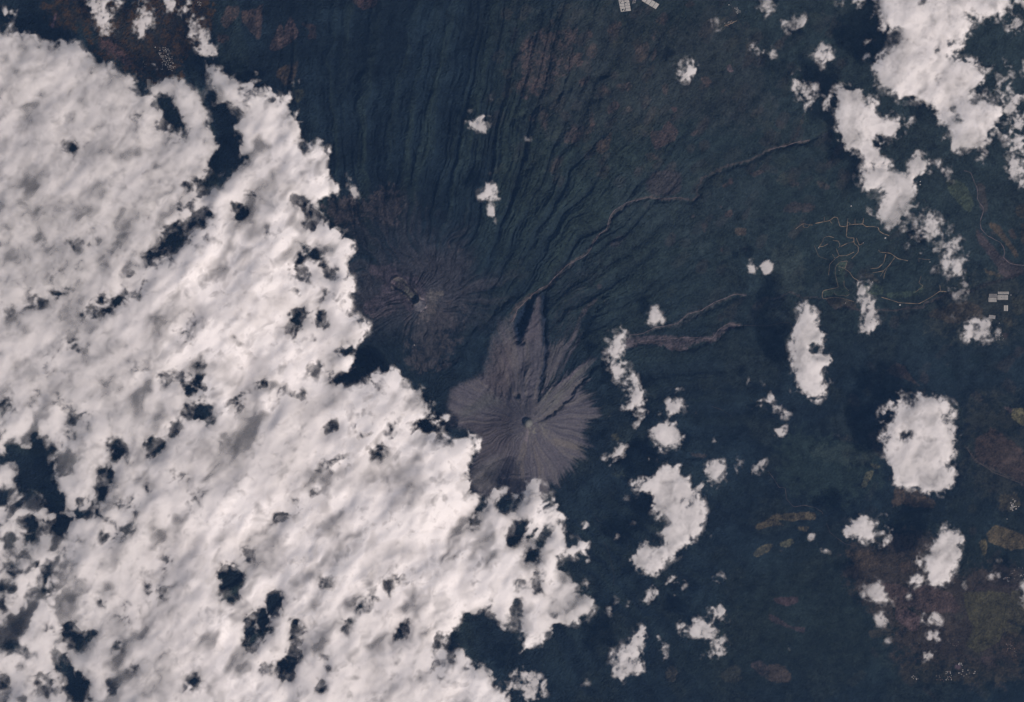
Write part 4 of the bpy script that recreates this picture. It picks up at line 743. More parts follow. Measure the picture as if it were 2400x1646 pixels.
C("small grey puff at the top edge just left of the very large cloud", [(0.6, "30: 775,-60 885,-60 870,50 815,85 780,50"), (0.25, "30: 590,0 760,0 760,80 640,60")], z=14, soft=5, thick=0.9)
each([("faint scrap of cloud right of the hooked puff near the top", 0.28, "30: 440,110 520,100 510,140 450,140"), ("faint scrap of cloud just above the hooked puff near the top", 0.25, "30: 330,20 400,40 350,60")], z=13, soft=5, thick=0.4)
C("rounded bright puff at the head of the middle right cloud chain", [(0.92, "30: 1250,1500 1300,1440 1350,1375 1440,1430 1480,1549 31: 1480,10 1400,50 1290,40 1210,0"), (0.35, "30: 1460,1440 1580,1460 1600,1549 1480,1549")], z=16, soft=6, thick=1.8)
C("large soft cloud with a drooping lower tip above the estate roads", [(0.92, "31: 830,-40 1180,-40 1300,90 1370,180 1345,280 1280,370 1220,430 1200,480 1140,530 1080,490 990,440 1010,350 1060,300 1040,200 960,140 930,230 880,170 840,90"), (0.4, "30: 790,1480 850,1520 840,1549 31: 900,0 850,60")], [(0.3, "31: 960,160 1030,190 1030,280 960,240"), (0.7, "31: 840,60 940,80 900,150")], z=16.5, soft=6, thick=2.6)
C("small spindle-shaped cloud left of the drooping soft cloud", [(0.55, "31: 870,380 905,275 940,380 955,430 905,415")], z=14, soft=5, thick=1.0)
C("thin finger of cloud under the tip of the drooping soft cloud", [(0.62, "31: 1190,590 1200,510 1250,440 1265,470 1240,560")], z=15, soft=5, thick=1.0)
C("ragged grey cloud spreading left and right in the middle of the chain", [(0.78, "31: 1350,420 1480,360 1540,440 1530,520 1640,530 1690,550 1660,600 1560,610 1490,640 1400,700 1340,725 1260,690 1280,640 1340,580 1400,520"), (0.42, "31: 1250,690 1560,640 1540,760 1300,760"), (0.38, "31: 1380,200 1450,180 1440,300 1390,320")], [(0.3, "31: 1400,600 1450,610 1430,670 1400,670")], z=16, soft=6.5, thick=1.8)
C("tall mottled cloud at the lower end of the chain with a side wisp", [(0.78, "31: 1640,660 1760,600 1780,700 1830,850 1835,960 1770,1000 1730,1000 1650,950 1610,850 1590,770"), (0.5, "31: 1630,980 1780,990 1830,1060 1770,1170 1690,1130 1640,1050"), (0.4, "31: 1500,840 1620,800 1630,870 1540,880 1490,970 1480,900")], z=16, soft=6.5, thick=1.8)
C("faint grey cloud patch over the meadow left of the pale river", [(0.40, "31: 1560,-20 1750,-10 1730,70 1640,100 1590,60")], z=14, soft=7, thick=0.8)
C("dim wisp between the meadow and the tall mottled cloud", [(0.3, "31: 1740,390 1790,380 1800,470 1760,470"), (0.2, "31: 1860,740 1950,760 1930,840 1870,800")], z=14, soft=6, thick=0.4)
C("slim S-shaped cloud standing across the estate's lower ravine", [(0.85, "31: 870,975 920,980 910,1040 865,1090 890,1150 945,1160 980,1290 980,1380 1060,1440 960,1440 890,1500 820,1505 870,1410 885,1340 835,1220 790,1110 800,1030"), (0.4, "31: 940,1160 1000,1140 980,1260 950,1250")], [(0.5, "31: 870,1220 930,1230 920,1290 880,1290"), (0.4, "31: 980,1420 1070,1430 1040,1470 970,1460")], z=15, soft=5, thick=1.6)
C("bright upright cloud with a narrow head and frayed right side", [(1.0, "31: 280,1215 340,1185 405,1210 385,1280 450,1320 440,1400 500,1500 510,1549 32: 470,100 595,140 570,210 470,245 500,330 490,400 520,450 515,490 410,555 350,500 290,420 230,380 220,330 250,270 225,170 230,90 210,0 31: 220,1549 235,1480 285,1370 290,1290"), (0.4, "32: 470,250 560,230 600,300 550,400 500,400"), (0.6, "32: 210,340 300,370 280,470 210,430"), (0.4, "32: 60,1000 60,1001 61,1001")], [(0.12, "32: 350,50 440,20 450,80 400,100"), (0.6, "32: 420,120 450,130 430,200")], z=17, soft=5, thick=2.6)
C("tiny sliver of cloud left of the bright upright cloud", [(0.55, "32: 175,270 200,220 215,235 200,265")], z=14, soft=3, thick=0.5)
C("rounded soft cloud just left below the lone grey greenhouse", [(0.82, "31: 1830,1340 1920,1330 1990,1390 2095,1440 2065,1500 1950,1545 1800,1540 1725,1490 1780,1420"), (0.35, "31: 1670,1330 1730,1290 1820,1280 1730,1390")], [(0.6, "31: 1900,1400 1960,1420 1920,1460")], z=13, soft=6, thick=1.6)
C("small hazy cloud, left of a pair above the dark shadow", [(0.5, "21: 2130,830 2180,785 2220,850 2215,930 2160,925"), (0.4, "21: 2080,920 2110,930 2090,950")], z=8, soft=4.5, thick=0.8)
C("small bright cloud, right of a pair above the dark shadow", [(0.88, "21: 2250,840 2300,800 31: 45,830 30,890 5,925 21: 2290,930 2270,890")], z=9, soft=4, thick=1.1)
C("compact snow-white puff alone over the dark forest beside a stream", [(1.0, "21: 1215,1350 1265,1250 1310,1235 1380,1290 1360,1370 1350,1400 1300,1415 1240,1390")], [(0.7, "21: 1320,1340 1340,1350 1320,1370")], z=7.5, soft=4, thick=1.5, edge=0.22)
C("tiny dim tuft above the left end of the grey outwash", [(0.42, "21: 835,1180 870,1175 875,1205 845,1215")], z=8, soft=4, thick=0.4)
C("faint speck of cloud over the farmland below the ravine bend", [(0.32, "21: 1460,460 1490,455 1500,490 1470,500")], z=8, soft=5, thick=0.4)
C("faint wisp across the pale stream right of the snow-white puff", [(0.3, "21: 1480,1440 1510,1390 1560,1380 1530,1420")], z=8, soft=4, thick=0.4)
# right of the young volcano
C("long cloud train curving down past the end of the pale lava ridge", [(0.8, "21: 900,1400 960,1410 1020,1430 1050,1520 1000,1560 22: 1020,20 1020,110 980,160 1040,220 1060,270 1110,290 1000,350 960,380 920,330 940,270 880,220 820,150 880,30"), (0.45, "22: 1040,260 1110,280 1160,390 1090,450 1000,430 990,370"), (0.9, "22: 1160,395 1200,470 1205,560 1150,590 1100,560 1080,625 1000,610 980,595 1050,540 1060,470 1130,450"), (0.3, "21: 870,1370 930,1400 920,1440")], [(0.35, "22: 880,160 970,170 960,230 900,210"), (0.4, "22: 930,60 980,60 960,95"), (0.3, "22: 1040,330 1110,340 1080,400 1020,390"), (0.6, "22: 1110,540 1150,530 1130,590")], z=17, soft=4.6, thick=1.8)
C("grey ragged tail of cloud under the curving cloud train", [(0.5, "22: 1130,600 1180,630 1250,625 1220,720 1170,760 1130,810 1110,730 1120,680 1050,680 1060,655 1120,650")], z=16, soft=4.5, thick=1.0)
C("tiny puff near the fan's tip, left of the ragged tail", [(0.55, "22: 880,700 895,670 918,690 900,725 880,720")], z=15, soft=3, thick=0.4)
C("winged bright cloud just above the square one", [(0.88, "22: 1380,600 1420,550 1480,515 1530,560 1580,545 1550,640 1490,680 1410,655"), (0.6, "22: 1310,660 1400,650 1400,710 1340,720")], z=15, soft=4.5, thick=1.5)
C("squarish snow-bright cloud with a pointed foot right of the volcano", [(1.0, "22: 1260,760 1330,740 1400,765 1500,740 1550,810 1550,900 1500,950 1430,945 1395,1005 1345,1000 1310,900 1260,850")], [(0.5, "22: 1360,740 1410,740 1390,780"), (0.7, "22: 1430,840 1500,840 1480,900")], z=15, soft=4.5, thick=1.8)
C("thin flat streak of cloud above the winged bright cloud", [(0.5, "22: 1390,400 1450,425 1570,430 1560,460 1440,445")], z=13, soft=4.5, thick=0.6)
C("faint speck of cloud just above the thin flat streak", [(0.32, "22: 1570,330 1590,350 1600,380 1580,370")], z=13, soft=4, thick=0.3)
C("white pinpoint scrap of cloud right of the winged cloud", [(0.5, "22: 1650,645 1690,640 1680,655 1655,660")], z=10, soft=2.5, thick=0.3)
C("soft hooked cloud at the fan's lower tip over the dark forest", [(0.78, "22: 930,940 1010,920 1048,990 1000,1040 945,1050 925,1100 890,1135 850,1100 870,1050 930,1010"), (0.5, "22: 810,1030 860,1025 870,1110 830,1080"), (0.3, "22: 990,890 1040,900 1040,950")], z=12, soft=4.5, thick=1.2)
C("dim small puff below the squarish cloud's foot, left one", [(0.45, "22: 1190,1030 1240,1025 1250,1060 1215,1085")], z=13, soft=4, thick=0.5)
C("slanting thin scrap between the dim puff and the big forked cloud", [(0.38, "22: 1240,1150 1330,1065 1340,1090 1320,1150 1270,1140")], z=13, soft=4.5, thick=0.5)
C("big forked bright cloud with lobes spreading left, right of the bank", [(1.0, "22: 1330,1180 1400,1110 1500,1120 1540,1200 1600,1260 1600,1370 1720,1400 1725,1549 23: 1740,20 1700,180 1640,195 1620,290 1550,300 1530,360 1450,440 1400,420 1350,440 1340,540 1290,585 1200,535 1090,490 1070,430 1140,390 1150,290 1180,215 1240,300 1410,310 1400,250 1330,220 1350,110 1310,50 22: 1320,1549 1270,1480 1260,1370 1180,1330 1160,1370 1090,1330 1080,1290 1160,1260 1250,1260"), (0.35, "22: 1540,1180 1620,1200 1640,1280 1600,1300"), (0.35, "23: 1360,460 1420,470 1380,520")],
  [(0.3, "22: 1540,1430 1620,1420 1620,1500 1560,1490"), (0.6, "22: 1370,1300 1410,1290 1400,1330"), (0.3, "23: 1300,60 1430,20 1430,100 1380,130"), (0.5, "23: 1220,370 1290,370 1280,440 1230,440"), (0.5, "22: 1440,1420 1480,1400 1490,1470 1440,1470"), (0.5, "22: 1620,1380 1720,1400 1660,1440"), (0.3, "23: 1650,20 1680,0 1680,60 1650,60")], z=16.5, soft=4.8, thick=2.4)
each([("faint tuft left of the forked cloud's arm, leftmost of three", 0.42, "22: 1010,1415 1060,1400 1080,1430 1030,1440"), ("faint tuft left of the forked cloud's arm, middle of three", 0.4, "22: 1120,1420 1170,1430 1190,1470 1150,1475"), ("faint tuft left of the forked cloud's arm, rightmost of three", 0.45, "22: 1210,1410 1245,1420 1240,1450 1215,1450")], z=14, soft=4, thick=0.5)
C("mitten-shaped bright cloud right of the forked cloud's head", [(0.9, "22: 1770,1130 1850,1085 1930,1110 1935,1210 1890,1310 1810,1340 1770,1300 1800,1220 1740,1180"), (0.6, "22: 1660,1300 1750,1250 1800,1330 1740,1365 1670,1340"), (0.35, "22: 1840,1050 1870,1050 1860,1080")], z=16, soft=4.5, thick=1.6)
C("curling smoke-like wisp right of the mitten-shaped cloud", [(0.42, "22: 1940,1120 2010,1150 2060,1120 2060,1050 2020,1000 2060,1000 2095,1080 2090,1130 2060,1200 1990,1190 1950,1170"), (0.3, "22: 2100,1060 2150,1080 2120,1110")], [(0.15, "22: 2020,1150 2060,1140 2050,1180 2020,1180")], z=14, soft=3.8, thick=0.7)
C("small oval wisp above the mitten-shaped cloud", [(0.42, "22: 1825,890 1870,890 1890,950 1865,1000 1820,985")], z=14, soft=4.5, thick=0.6)
C("upright teardrop wisp over the forest right of the curling wisp", [(0.65, "22: 2240,1050 2290,1050 2305,1110 2225,1220 2175,1190 2215,1130"), (0.35, "22: 2230,980 2280,980 2290,1060 2240,1050")], z=14, soft=5, thick=1.0)
C("small bright knot of cloud heading the bent chain", [(0.7, "22: 2145,300 2175,280 2185,370 2110,378 2120,340")], z=13, soft=4, thick=0.9)
C("faint loop of cloud linking the bright knot and the bent cloud", [(0.34, "22: 2200,370 2260,370 2290,440 2250,460 2230,420")], z=13, soft=5, thick=0.5)
C("bent chain of bright puffs stepping down to the right", [(0.75, "22: 2140,590 2160,540 2210,500 2270,480 2324,490 32: 50,500 100,530 80,560 0,545 22: 2324,610 2240,570 2170,605"), (0.55, "32: 20,560 90,570 130,620 110,660 50,630"), (0.7, "32: 130,640 190,600 212,640 140,700 110,670")], z=14, soft=4.6, thick=1.3)
C("round woolly puff below the bent chain of puffs", [(0.7, "32: 40,830 90,790 165,765 172,830 140,870 100,905 50,870")], z=13, soft=5, thick=1.1)
each([("faint scrap of cloud right of the round woolly puff", 0.24, "32: 220,790 260,800 250,870 220,850"), ("tiny faint scrap of cloud left of the great round cloud's shadow foot", 0.27, "32: 530,810 560,840 540,860")], z=11, soft=4, thick=0.3)
C("great round cloud with a curled left rim and dark vents on top", [(1.0, "32: 1130,700 1220,640 1330,560 1350,450 1400,440 1440,500 1510,490 1560,540 1620,530 1710,640 1690,680 1620,660 1640,750 1700,800 1700,880 1690,990 1640,1090 1620,1140 1720,1200 1680,1290 1590,1390 1450,1370 1380,1320 1290,1340 1130,1280 1120,1170 1080,1060 1060,940 1110,860"), (0.75, "32: 990,670 1050,590 1180,500 1260,490 1230,550 1130,580 1080,640 1040,740 1010,720"), (0.8, "32: 1000,840 1080,820 1095,880 1050,930 1010,900"), (0.4, "32: 1080,570 1240,540 1230,650 1130,700 1080,700"), (0.35, "32: 1120,420 1260,430 1230,500 1140,470"), (0.35, "32: 1690,850 1800,880 1790,930 1700,960")],
  [(0.45, "32: 1170,850 1330,815 1340,870 1200,940 1170,910"), (0.5, "32: 1190,1070 1250,1060 1240,1130 1190,1140"), (0.6, "32: 1330,650 1380,650 1370,710 1330,700"), (0.6, "32: 1400,690 1450,690 1430,750 1400,740"), (0.4, "32: 1570,700 1640,680 1640,760 1580,760"), (0.6, "32: 1480,790 1660,770 1660,850 1500,840"), (0.6, "32: 1180,1180 1230,1190 1210,1230")], z=18, soft=5, thick=3.0)
each([("pale smear of cloud over brown ground right of the great round cloud", 0.27, "32: 1740,770 1800,880 1760,950 1720,880"), ("faint fleck of cloud above the great round cloud, upper of two", 0.28, "32: 1590,190 1660,200 1660,240 1600,220"), ("faint fleck of cloud above the great round cloud, lower of two", 0.34, "32: 1640,320 1690,320 1680,340"), ("faint fleck of cloud below right of the great round cloud", 0.24, "32: 1760,1330 1820,1320 1810,1370")], z=12, soft=5, thick=0.3)
C("bright arch-shaped cloud with a thin curling right arm", [(0.95, "33: 700,200 720,120 830,45 900,65 960,130 980,200 1000,250 960,290 900,300 850,240 820,200 770,250 720,250"), (0.55, "33: 960,110 1030,60 1090,20 1135,60 1070,110 1130,140 1120,200 1090,240 1100,290 1040,330 980,270 1040,220 1000,150")], [(0.3, "33: 1060,120 1090,180 1040,200 1030,140")], z=14, soft=4.6, thick=1.7)
C("tall bright oblong cloud with smaller puffs at its lower left", [(1.0, "33: 1540,210 1640,130 1720,180 1750,260 1725,400 1690,500 1640,620 1560,690 1450,630 1440,540 1410,450 1480,400 1470,320"), (0.85, "33: 1290,590 1350,560 1400,560 1440,620 1380,660 1330,690 1290,640"), (0.6, "33: 1270,350 1340,400 1440,340 1460,420 1430,520 1400,560 1340,560 1350,480 1300,420"), (0.45, "33: 1660,540 1720,570 1760,640 1830,650 1760,690 1680,670"), (0.35, "33: 1520,140 1640,90 1670,130 1580,180")], [(0.4, "33: 1430,540 1450,600 1420,640")], z=16, soft=4.8, thick=2.4)
C("smooth bright round puff above the brown heart-shaped field", [(1.0, "33: 840,720 900,640 980,620 1010,670 1070,700 1090,780 1050,825 970,845 910,800 860,750"), (0.4, "33: 870,640 940,600 1000,610 960,660")], z=12, soft=5, thick=1.6, edge=0.2)
C("grey wispy cloud hanging below the smooth round puff", [(0.4, "33: 970,1080 990,920 1040,900 1100,950 1145,1020 1100,1040 1050,1010 1010,1080"), (0.25, "33: 1090,780 1190,780 1180,850 1100,840")], z=11, soft=6, thick=0.8)
C("small left-leaning wisp under the tall oblong cloud", [(0.45, "33: 1265,770 1270,740 1310,720 1320,750 1280,810")], z=11, soft=5, thick=0.5)
C("soft tongue-shaped puff on the mauve plain, upper of three", [(0.72, "33: 1395,930 1480,900 1530,960 1590,980 1585,1030 1500,1000 1410,1020")], z=11, soft=5.5, thick=1.1)
C("pointed star-like puff on the mauve plain, middle of three", [(0.62, "33: 1420,1130 1480,1065 1530,1110 1610,1110 1550,1185 1490,1180")], z=11, soft=5.5, thick=1.0)
C("dim angular cloud on the mauve plain, lowest of three", [(0.62, "33: 1380,1260 1430,1250 1500,1260 1540,1300 1480,1370 1430,1350"), (0.42, "33: 1330,1160 1380,1160 1380,1240 1420,1270 1350,1270 1290,1250")], z=11, soft=5.5, thick=1.0)
C("faint grey tuft left of the three puffs on the mauve plain", [(0.42, "33: 1060,1190 1080,1140 1120,1125 1135,1165 1090,1180"), (0.2, "33: 1180,1230 1210,1230 1210,1280")], z=10, soft=5, thick=0.5)
C("small upright white puff beside the ochre fields", [(0.8, "33: 365,240 385,180 400,165 418,220 400,245 370,262")], z=9, soft=3.8, thick=0.9)
C("small two-headed puff right of the upright white puff", [(0.62, "33: 455,345 500,335 560,370 562,400 500,402")], z=9, soft=4, thick=0.8)
each([("faint round speck of cloud left of the small two-headed puff", 0.4, "33: 285,385 325,385 325,420 295,420"), ("tiny speck of cloud directly below the upright white puff", 0.42, "33: 370,310 400,300 395,335 370,335")], z=9, soft=3.5, thick=0.4)
C("faint smudge of cloud at the tip of the pale leaf-shaped field", [(0.3, "33: 95,345 145,335 140,370 105,370")], z=9, soft=4, thick=0.4)
each([("thin slanting wisp low over the woods above the bottom edge", 0.42, "33: 165,1280 190,1240 235,1225 210,1265 180,1290"), ("tiny ghost of cloud below left of the thin slanting wisp", 0.26, "33: 95,1310 125,1310 120,1345 100,1345")], z=9, soft=4, thick=0.5)
C("bright half cloud cut by the right edge above the olive fields", [(0.92, "33: 2285,690 2324,650 2450,600 2450,880 2324,855 2300,800")], z=13, soft=5, thick=1.4)
each([("ghostly grey puff over woods below the ochre brown field", 0.34, "33: 2080,450 2110,380 2155,420 2130,465"), ("ghostly veil over the cottages near the right edge", 0.24, "33: 1980,560 2120,540 2100,620 2000,620")], z=10, soft=5, thick=0.4)
each([("dim wispy shred right of the tall oblong cloud", 0.26, "33: 1880,480 1920,520 1900,550"), ("dim wispy shred just below the tall oblong cloud", 0.26, "33: 1620,700 1760,680 1700,740")], z=10, soft=5, thick=0.3)
# lower middle
C("bean-shaped bright puff alone between bank and forked cloud's foot", [(0.8, "23: 1200,800 1225,720 1250,680 1300,682 1325,722 1275,770 1240,825 1200,830"), (0.6, "23: 1140,790 1180,780 1200,830 1150,838")], z=13, soft=4.2, thick=1.2)
C("crescent cloud of thin puffs right of the bean-shaped puff", [(0.58, "23: 1395,650 1430,600 1490,590 1510,630 1440,680 1400,680"), (0.55, "23: 1500,650 1580,620 1588,660 1520,700 1490,780 1430,765 1430,730 1470,740"), (0.3, "23: 1370,820 1420,790 1400,830")], z=13, soft=4.6, thick=1.0)
C("little dim puff left of the bean-shaped puff", [(0.48, "23: 1025,825 1070,820 1115,860 1105,885 1060,880")], z=12, soft=4.5, thick=0.6)
each([("frayed grey wisp off the bank's lowest right tip, lower of two", 0.38, "23: 825,880 890,870 930,900 910,945 850,910"), ("frayed grey wisp off the bank's lowest right tip, upper of two", 0.33, "23: 920,770 970,770 960,840 920,830")], z=13, soft=4.8, thick=0.5)
C("round soft puff in open forest right of the crescent cloud", [(0.66, "23: 1800,620 1850,570 1940,550 1920,620 1895,670 1840,690"), (0.3, "23: 1950,500 2000,520 1980,560")], z=13, soft=5, thick=1.0)
C("egg-shaped bright puff above the lumpy double cloud", [(0.8, "23: 1790,920 1820,850 1870,815 1925,840 1935,920 1870,985 1810,970"), (0.35, "23: 1940,960 2000,980 1960,1020 1920,1000")], z=13, soft=4.8, thick=1.3)
C("lumpy double cloud with a kinked tail in the lower middle", [(0.85, "23: 1610,1040 1640,985 1740,960 1845,1040 1790,1090 1690,1135 1650,1110"), (0.85, "23: 1770,1140 1790,1100 1880,1095 1920,1170 1905,1230 1860,1260 1800,1200"), (0.6, "23: 1850,1230 1900,1240 1995,1175 1950,1300 1915,1330 1860,1280 1790,1330 1720,1330 1710,1290 1790,1280"), (0.4, "23: 1485,1040 1540,990 1610,1000 1600,1060 1560,1150 1520,1180 1530,1080")], z=13, soft=4.8, thick=1.5)
C("broad ragged cloud with a raised arm near the bottom", [(0.82, "23: 1090,1140 1130,1080 1180,1030 1230,1060 1235,1120 1180,1150 1160,1250 1150,1350 1195,1420 1190,1470 1090,1510 1000,1525 930,1480 910,1340 900,1280 960,1240 1040,1220"), (0.42, "23: 870,1260 960,1190 1000,1220 930,1290")], [(0.3, "23: 1030,1300 1100,1300 1090,1370 1040,1360")], z=14, soft=5, thick=1.6)
C("chain of small grey puffs right of the raised arm", [(0.6, "23: 1235,1180 1300,1115 1340,1180 1310,1240 1260,1230"), (0.55, "23: 1310,1240 1400,1195 1415,1240 1350,1290"), (0.42, "23: 1350,1360 1390,1280 1450,1300 1400,1340")], z=14, soft=5, thick=1.0)
C("flying-bird-shaped faint wisp above the open forest", [(0.38, "23: 905,200 930,150 945,215 1010,245 950,245 905,270")], z=12, soft=4, thick=0.4)
C("faint small smudge above the bird-shaped wisp", [(0.3, "23: 1060,120 1110,80 1120,110 1090,135")], z=12, soft=4, thick=0.3)
C("dull small wisp between the forked cloud and the ochre fields", [(0.36, "23: 1780,190 1840,205 1825,240 1800,230")], z=12, soft=4, thick=0.3)
each([("pale mist patch right of the bank's middle edge, leftmost of two", 0.34, "23: 700,200 730,200 720,260 700,250"), ("pale mist patch right of the bank's middle edge, rightmost of two", 0.32, "23: 750,150 790,170 780,220"), ("pale mist patch right of the bank above its lowest tip", 0.3, "23: 610,620 700,620 700,690 640,680")], z=14, soft=4.5, thick=0.4)
C("broken hazy cloud at the bottom edge right of the bank", [(0.5, "23: -40,1500 20,1430 90,1390 130,1430 220,1450 300,1549 340,1650 100,1760 -60,1700")], [(0.3, "23: 140,1490 230,1480 220,1549 150,1549")], z=15, soft=5.5, thick=1.0)
each([("thin low streak of cloud on the bottom edge of the forest", 0.27, "23: 570,1530 700,1520 820,1520 800,1545 600,1560")], z=12, soft=5, thick=0.3)
print("clouds", cloud_count)
# ------------------------------------------------------------------ greenhouses and houses
M_GH = plain("whitewashed greenhouse film", (0.36, 0.34, 0.31), 0.5, 0.15, 2.0)
M_GH2 = plain("grey shade netting", (0.20, 0.19, 0.18), 0.6, 0.15, 2.0)
M_FR = plain("greenhouse frame", (0.16, 0.15, 0.15), 0.6, 0.1, 2.0)
M_WALL = plain("limewashed wall", (0.45, 0.42, 0.39), 0.8, 0.1, 8.0)
M_ROOF = plain("pale concrete roof", (0.42, 0.40, 0.38), 0.7, 0.15, 8.0)
M_TILE = plain("clay tile roof", (0.34, 0.20, 0.15), 0.8, 0.2, 8.0)
def box_v(cx, cy, z0, z1, hx, hy, ang, cap=0.0):
    c, s = math.cos(ang), math.sin(ang); out = []
    for zz, k in ((z0, 1), (z1, 1)):
        for sx, sy in ((-1, -1), (1, -1), (1, 1), (-1, 1)):
            x, y = sx * hx, sy * hy; out.append((cx + x * c - y * s, cy + x * s + y * c, zz))
    return out
BOXF = [(3, 2, 1, 0), (4, 5, 6, 7), (0, 1, 5, 4), (1, 2, 6, 5), (2, 3, 7, 6), (3, 0, 4, 7)]
def flat_mesh(name, v, f):
    me = bpy.data.meshes.new(name); me.from_pydata(v, [], f); me.update(); return me
def greenhouse(corners, label, group, mat, bays=4, h=0.06):
    """corners: four photograph points in order; walls, and a roof folded into gabled bays along the long side"""
    P = np.array([world_xy(x, y, float(ground_z(x, y))) for x, y in corners]); ce = P.mean(0)
    z = max(float(ground_z(x, y)) for x, y in corners) + 0.02; zl = min(float(ground_z(x, y)) for x, y in corners) - 0.1 - z
    root = bpy.data.objects.new("greenhouse", None); scene.collection.objects.link(root); root.location = (ce[0], ce[1], z)
    tag(root, label, "greenhouse", group)
    Q = P - ce; wv = [(q[0], q[1], zl) for q in Q] + [(q[0], q[1], h) for q in Q]
    link("wall", flat_mesh("wall", wv, BOXF[2:]), M_WALL, root)
    a, b, c, d = Q * 1.02
    v = []; f = []
    for i in range(2 * bays + 1):
        t = i / (2 * bays); hz = h + 0.003 + (0.05 if i % 2 else 0.0)
        p = a + (b - a) * t; q = d + (c - d) * t; v += [(p[0], p[1], hz), (q[0], q[1], hz)]
        if i: f.append((2 * i - 2, 2 * i, 2 * i + 1, 2 * i - 1))
    link("roof", flat_mesh("roof", v, f), mat, root)
ORD = "first second third fourth fifth sixth seventh eighth ninth tenth eleventh twelfth thirteenth fourteenth fifteenth sixteenth seventeenth eighteenth nineteenth twentieth".split()
ORD += ["twenty-" + q for q in ORD[:9]] + ["thirtieth"]
def quad_grid(o, u, v, nu, nv, gu, gv, label, group, mat, bays=3, skip=()):
    """greenhouses in a grid: origin, the two side vectors in photograph pixels"""
    o, u, v = map(np.array, (o, u, v)); o = o.astype(float)
    for r in range(nv):
        for c in range(nu):
            if (c, r) in skip: continue
            p = o + u * (c / nu) + v * (r / nv); uu = u / nu * (1 - gu); vv = v / nv * (1 - gv)
            lab = label
            if nu > 1 and nv > 1: lab += f", {('left', 'right')[c]} one in {ORD[r]} row"
            elif nu > 1: lab += f", {ORD[c]} from the left"
            elif nv > 1: lab += f", {ORD[r]} from the top"
            greenhouse([p + vv, p + uu + vv, p + uu, p], lab, group, mat, bays)
quad_grid((1449, -3), (25, -3), (6, 32), 2, 5, 0.10, 0.12, "white greenhouse in the two-column block", "greenhouses in the two-column block at the top edge", M_GH)
quad_grid((1504, 2), (34, 20), (-9, 11) if False else (8, -11), 4, 1, 0.12, 0.0, "white greenhouse in the slanting row of four", "greenhouses in the slanting row at the top edge", M_GH)
quad_grid((1483, 2), (9, -2), (-2, 8), 2, 2, 0.3, 0.35, "tiny shed between greenhouse blocks", "small sheds between the greenhouse blocks", M_GH2, 1)
quad_grid((2318, 689), (19, 0), (0, 8), 7, 1, 0.3, 0, "narrow grey greenhouse in the upper row", "upper row of narrow greenhouses", M_GH2, 1)
quad_grid((2339, 684), (26, 0), (0, 6), 10, 1, 0.35, 0, "short pale greenhouse in the top right row", "short greenhouses of the top right row", M_GH, 1)
quad_grid((2317, 698), (19, 0), (0, 10), 7, 1, 0.3, 0, "narrow pale greenhouse in the lower left row", "lower left row of narrow greenhouses", M_GH, 1)
quad_grid((2338, 692), (25, 0), (0, 11), 9, 1, 0.3, 0, "long pale greenhouse in the lower right row", "lower right row of long greenhouses", M_GH, 1)
quad_grid((2353, 716), (10, 0), (0, 13), 3, 1, 0.25, 0, "white greenhouse in the separate block of three", "separate block of three greenhouses", M_GH, 1)
quad_grid((2318, 738), (15, 2), (-1, 8), 1, 1, 0, 0, "lone grey netted greenhouse above the round soft cloud", None, M_GH2, 4)
quad_grid((344, 186), (14, 2), (1, 24), 1, 9, 0, 0.6, "thin pale greenhouse in the ladder-like stack", "greenhouses in the ladder-like stack", M_GH2, 2)
proto = {}
def house_proto(kind):
    root = bpy.data.objects.new("house", None); scene.collection.objects.link(root)
    hx, hy, h = (0.15, 0.11, 0.07)
    link("wall", flat_mesh("wall", box_v(0, 0, -0.12, h, hx, hy, 0), BOXF), M_WALL, root)
    k = 1.12; hx2, hy2 = hx * k, hy * k; z = h + 0.003
    v = [(-hx2, -hy2, z), (hx2, -hy2, z), (hx2, hy2, z), (-hx2, hy2, z), (-hx2, 0, z + 0.05), (hx2, 0, z + 0.05)]
    f = [(0, 1, 5, 4), (2, 3, 4, 5), (0, 4, 3), (1, 2, 5), (3, 2, 1, 0)]
    link("roof", flat_mesh("roof", v, f), M_ROOF if kind == 'white' else M_TILE, root)
    return root
def house(x, y, sc, ang, label, group, kind='white'):
    if kind not in proto: proto[kind] = r = house_proto(kind)
    else:
        src = proto[kind]; r = src.copy(); scene.collection.objects.link(r)
        for ch in src.children:
            c = ch.copy(); c.parent = r; scene.collection.objects.link(c)
    z = float(ground_z(x, y)) + 0.06; X, Y = world_xy(x, y, z)
    sc *= 0.72; r.location = (X, Y, z); r.rotation_euler = (0, 0, ang); r.scale = (sc, sc, sc)
    tag(r, label, "house", group)
rng = np.random.default_rng(5)
def village(s, n, label, group, sc=(0.7, 1.5), tile=0.0, ang=0.3):
    pts = path(s); lo, hi = pts.min(0), pts.max(0); k = 0; t = 0; spots = []
    while k < n and t < 4000:
        t += 1
        p = lo + (hi - lo) * rng.random(2)
        if not raster(pts, np.array([p[0]]), np.array([p[1]]))[0, 0]: continue
        q = np.round(p / 3.2) * 3.2 + rng.normal(0, 0.5, 2)
        if any(abs(q[0] - a) + abs(q[1] - b) < 2.4 for a, b in spots): continue
        spots.append((q[0], q[1])); k += 1
    spots.sort(key=lambda q: q[1])
    for i, q in enumerate(spots):
        kd = 'tile' if rng.random() < tile else 'white'
        lab = label if len(spots) > 30 or len(label.split()) > 12 else f"{label}, {ORD[i]} from the top"
        house(q[0], q[1], rng.uniform(*sc), ang + (math.pi / 2 if rng.random() < .5 else 0) + rng.normal(0, .05), lab, group, kd)
village("00: 1450,430 1520,430 1560,500 1590,620 1560,650 1500,600 1460,660 1470,560 1440,500", 92, "tiny white house in the village above the cloud bank", "houses of the village above the bank", (0.5, 1.2))
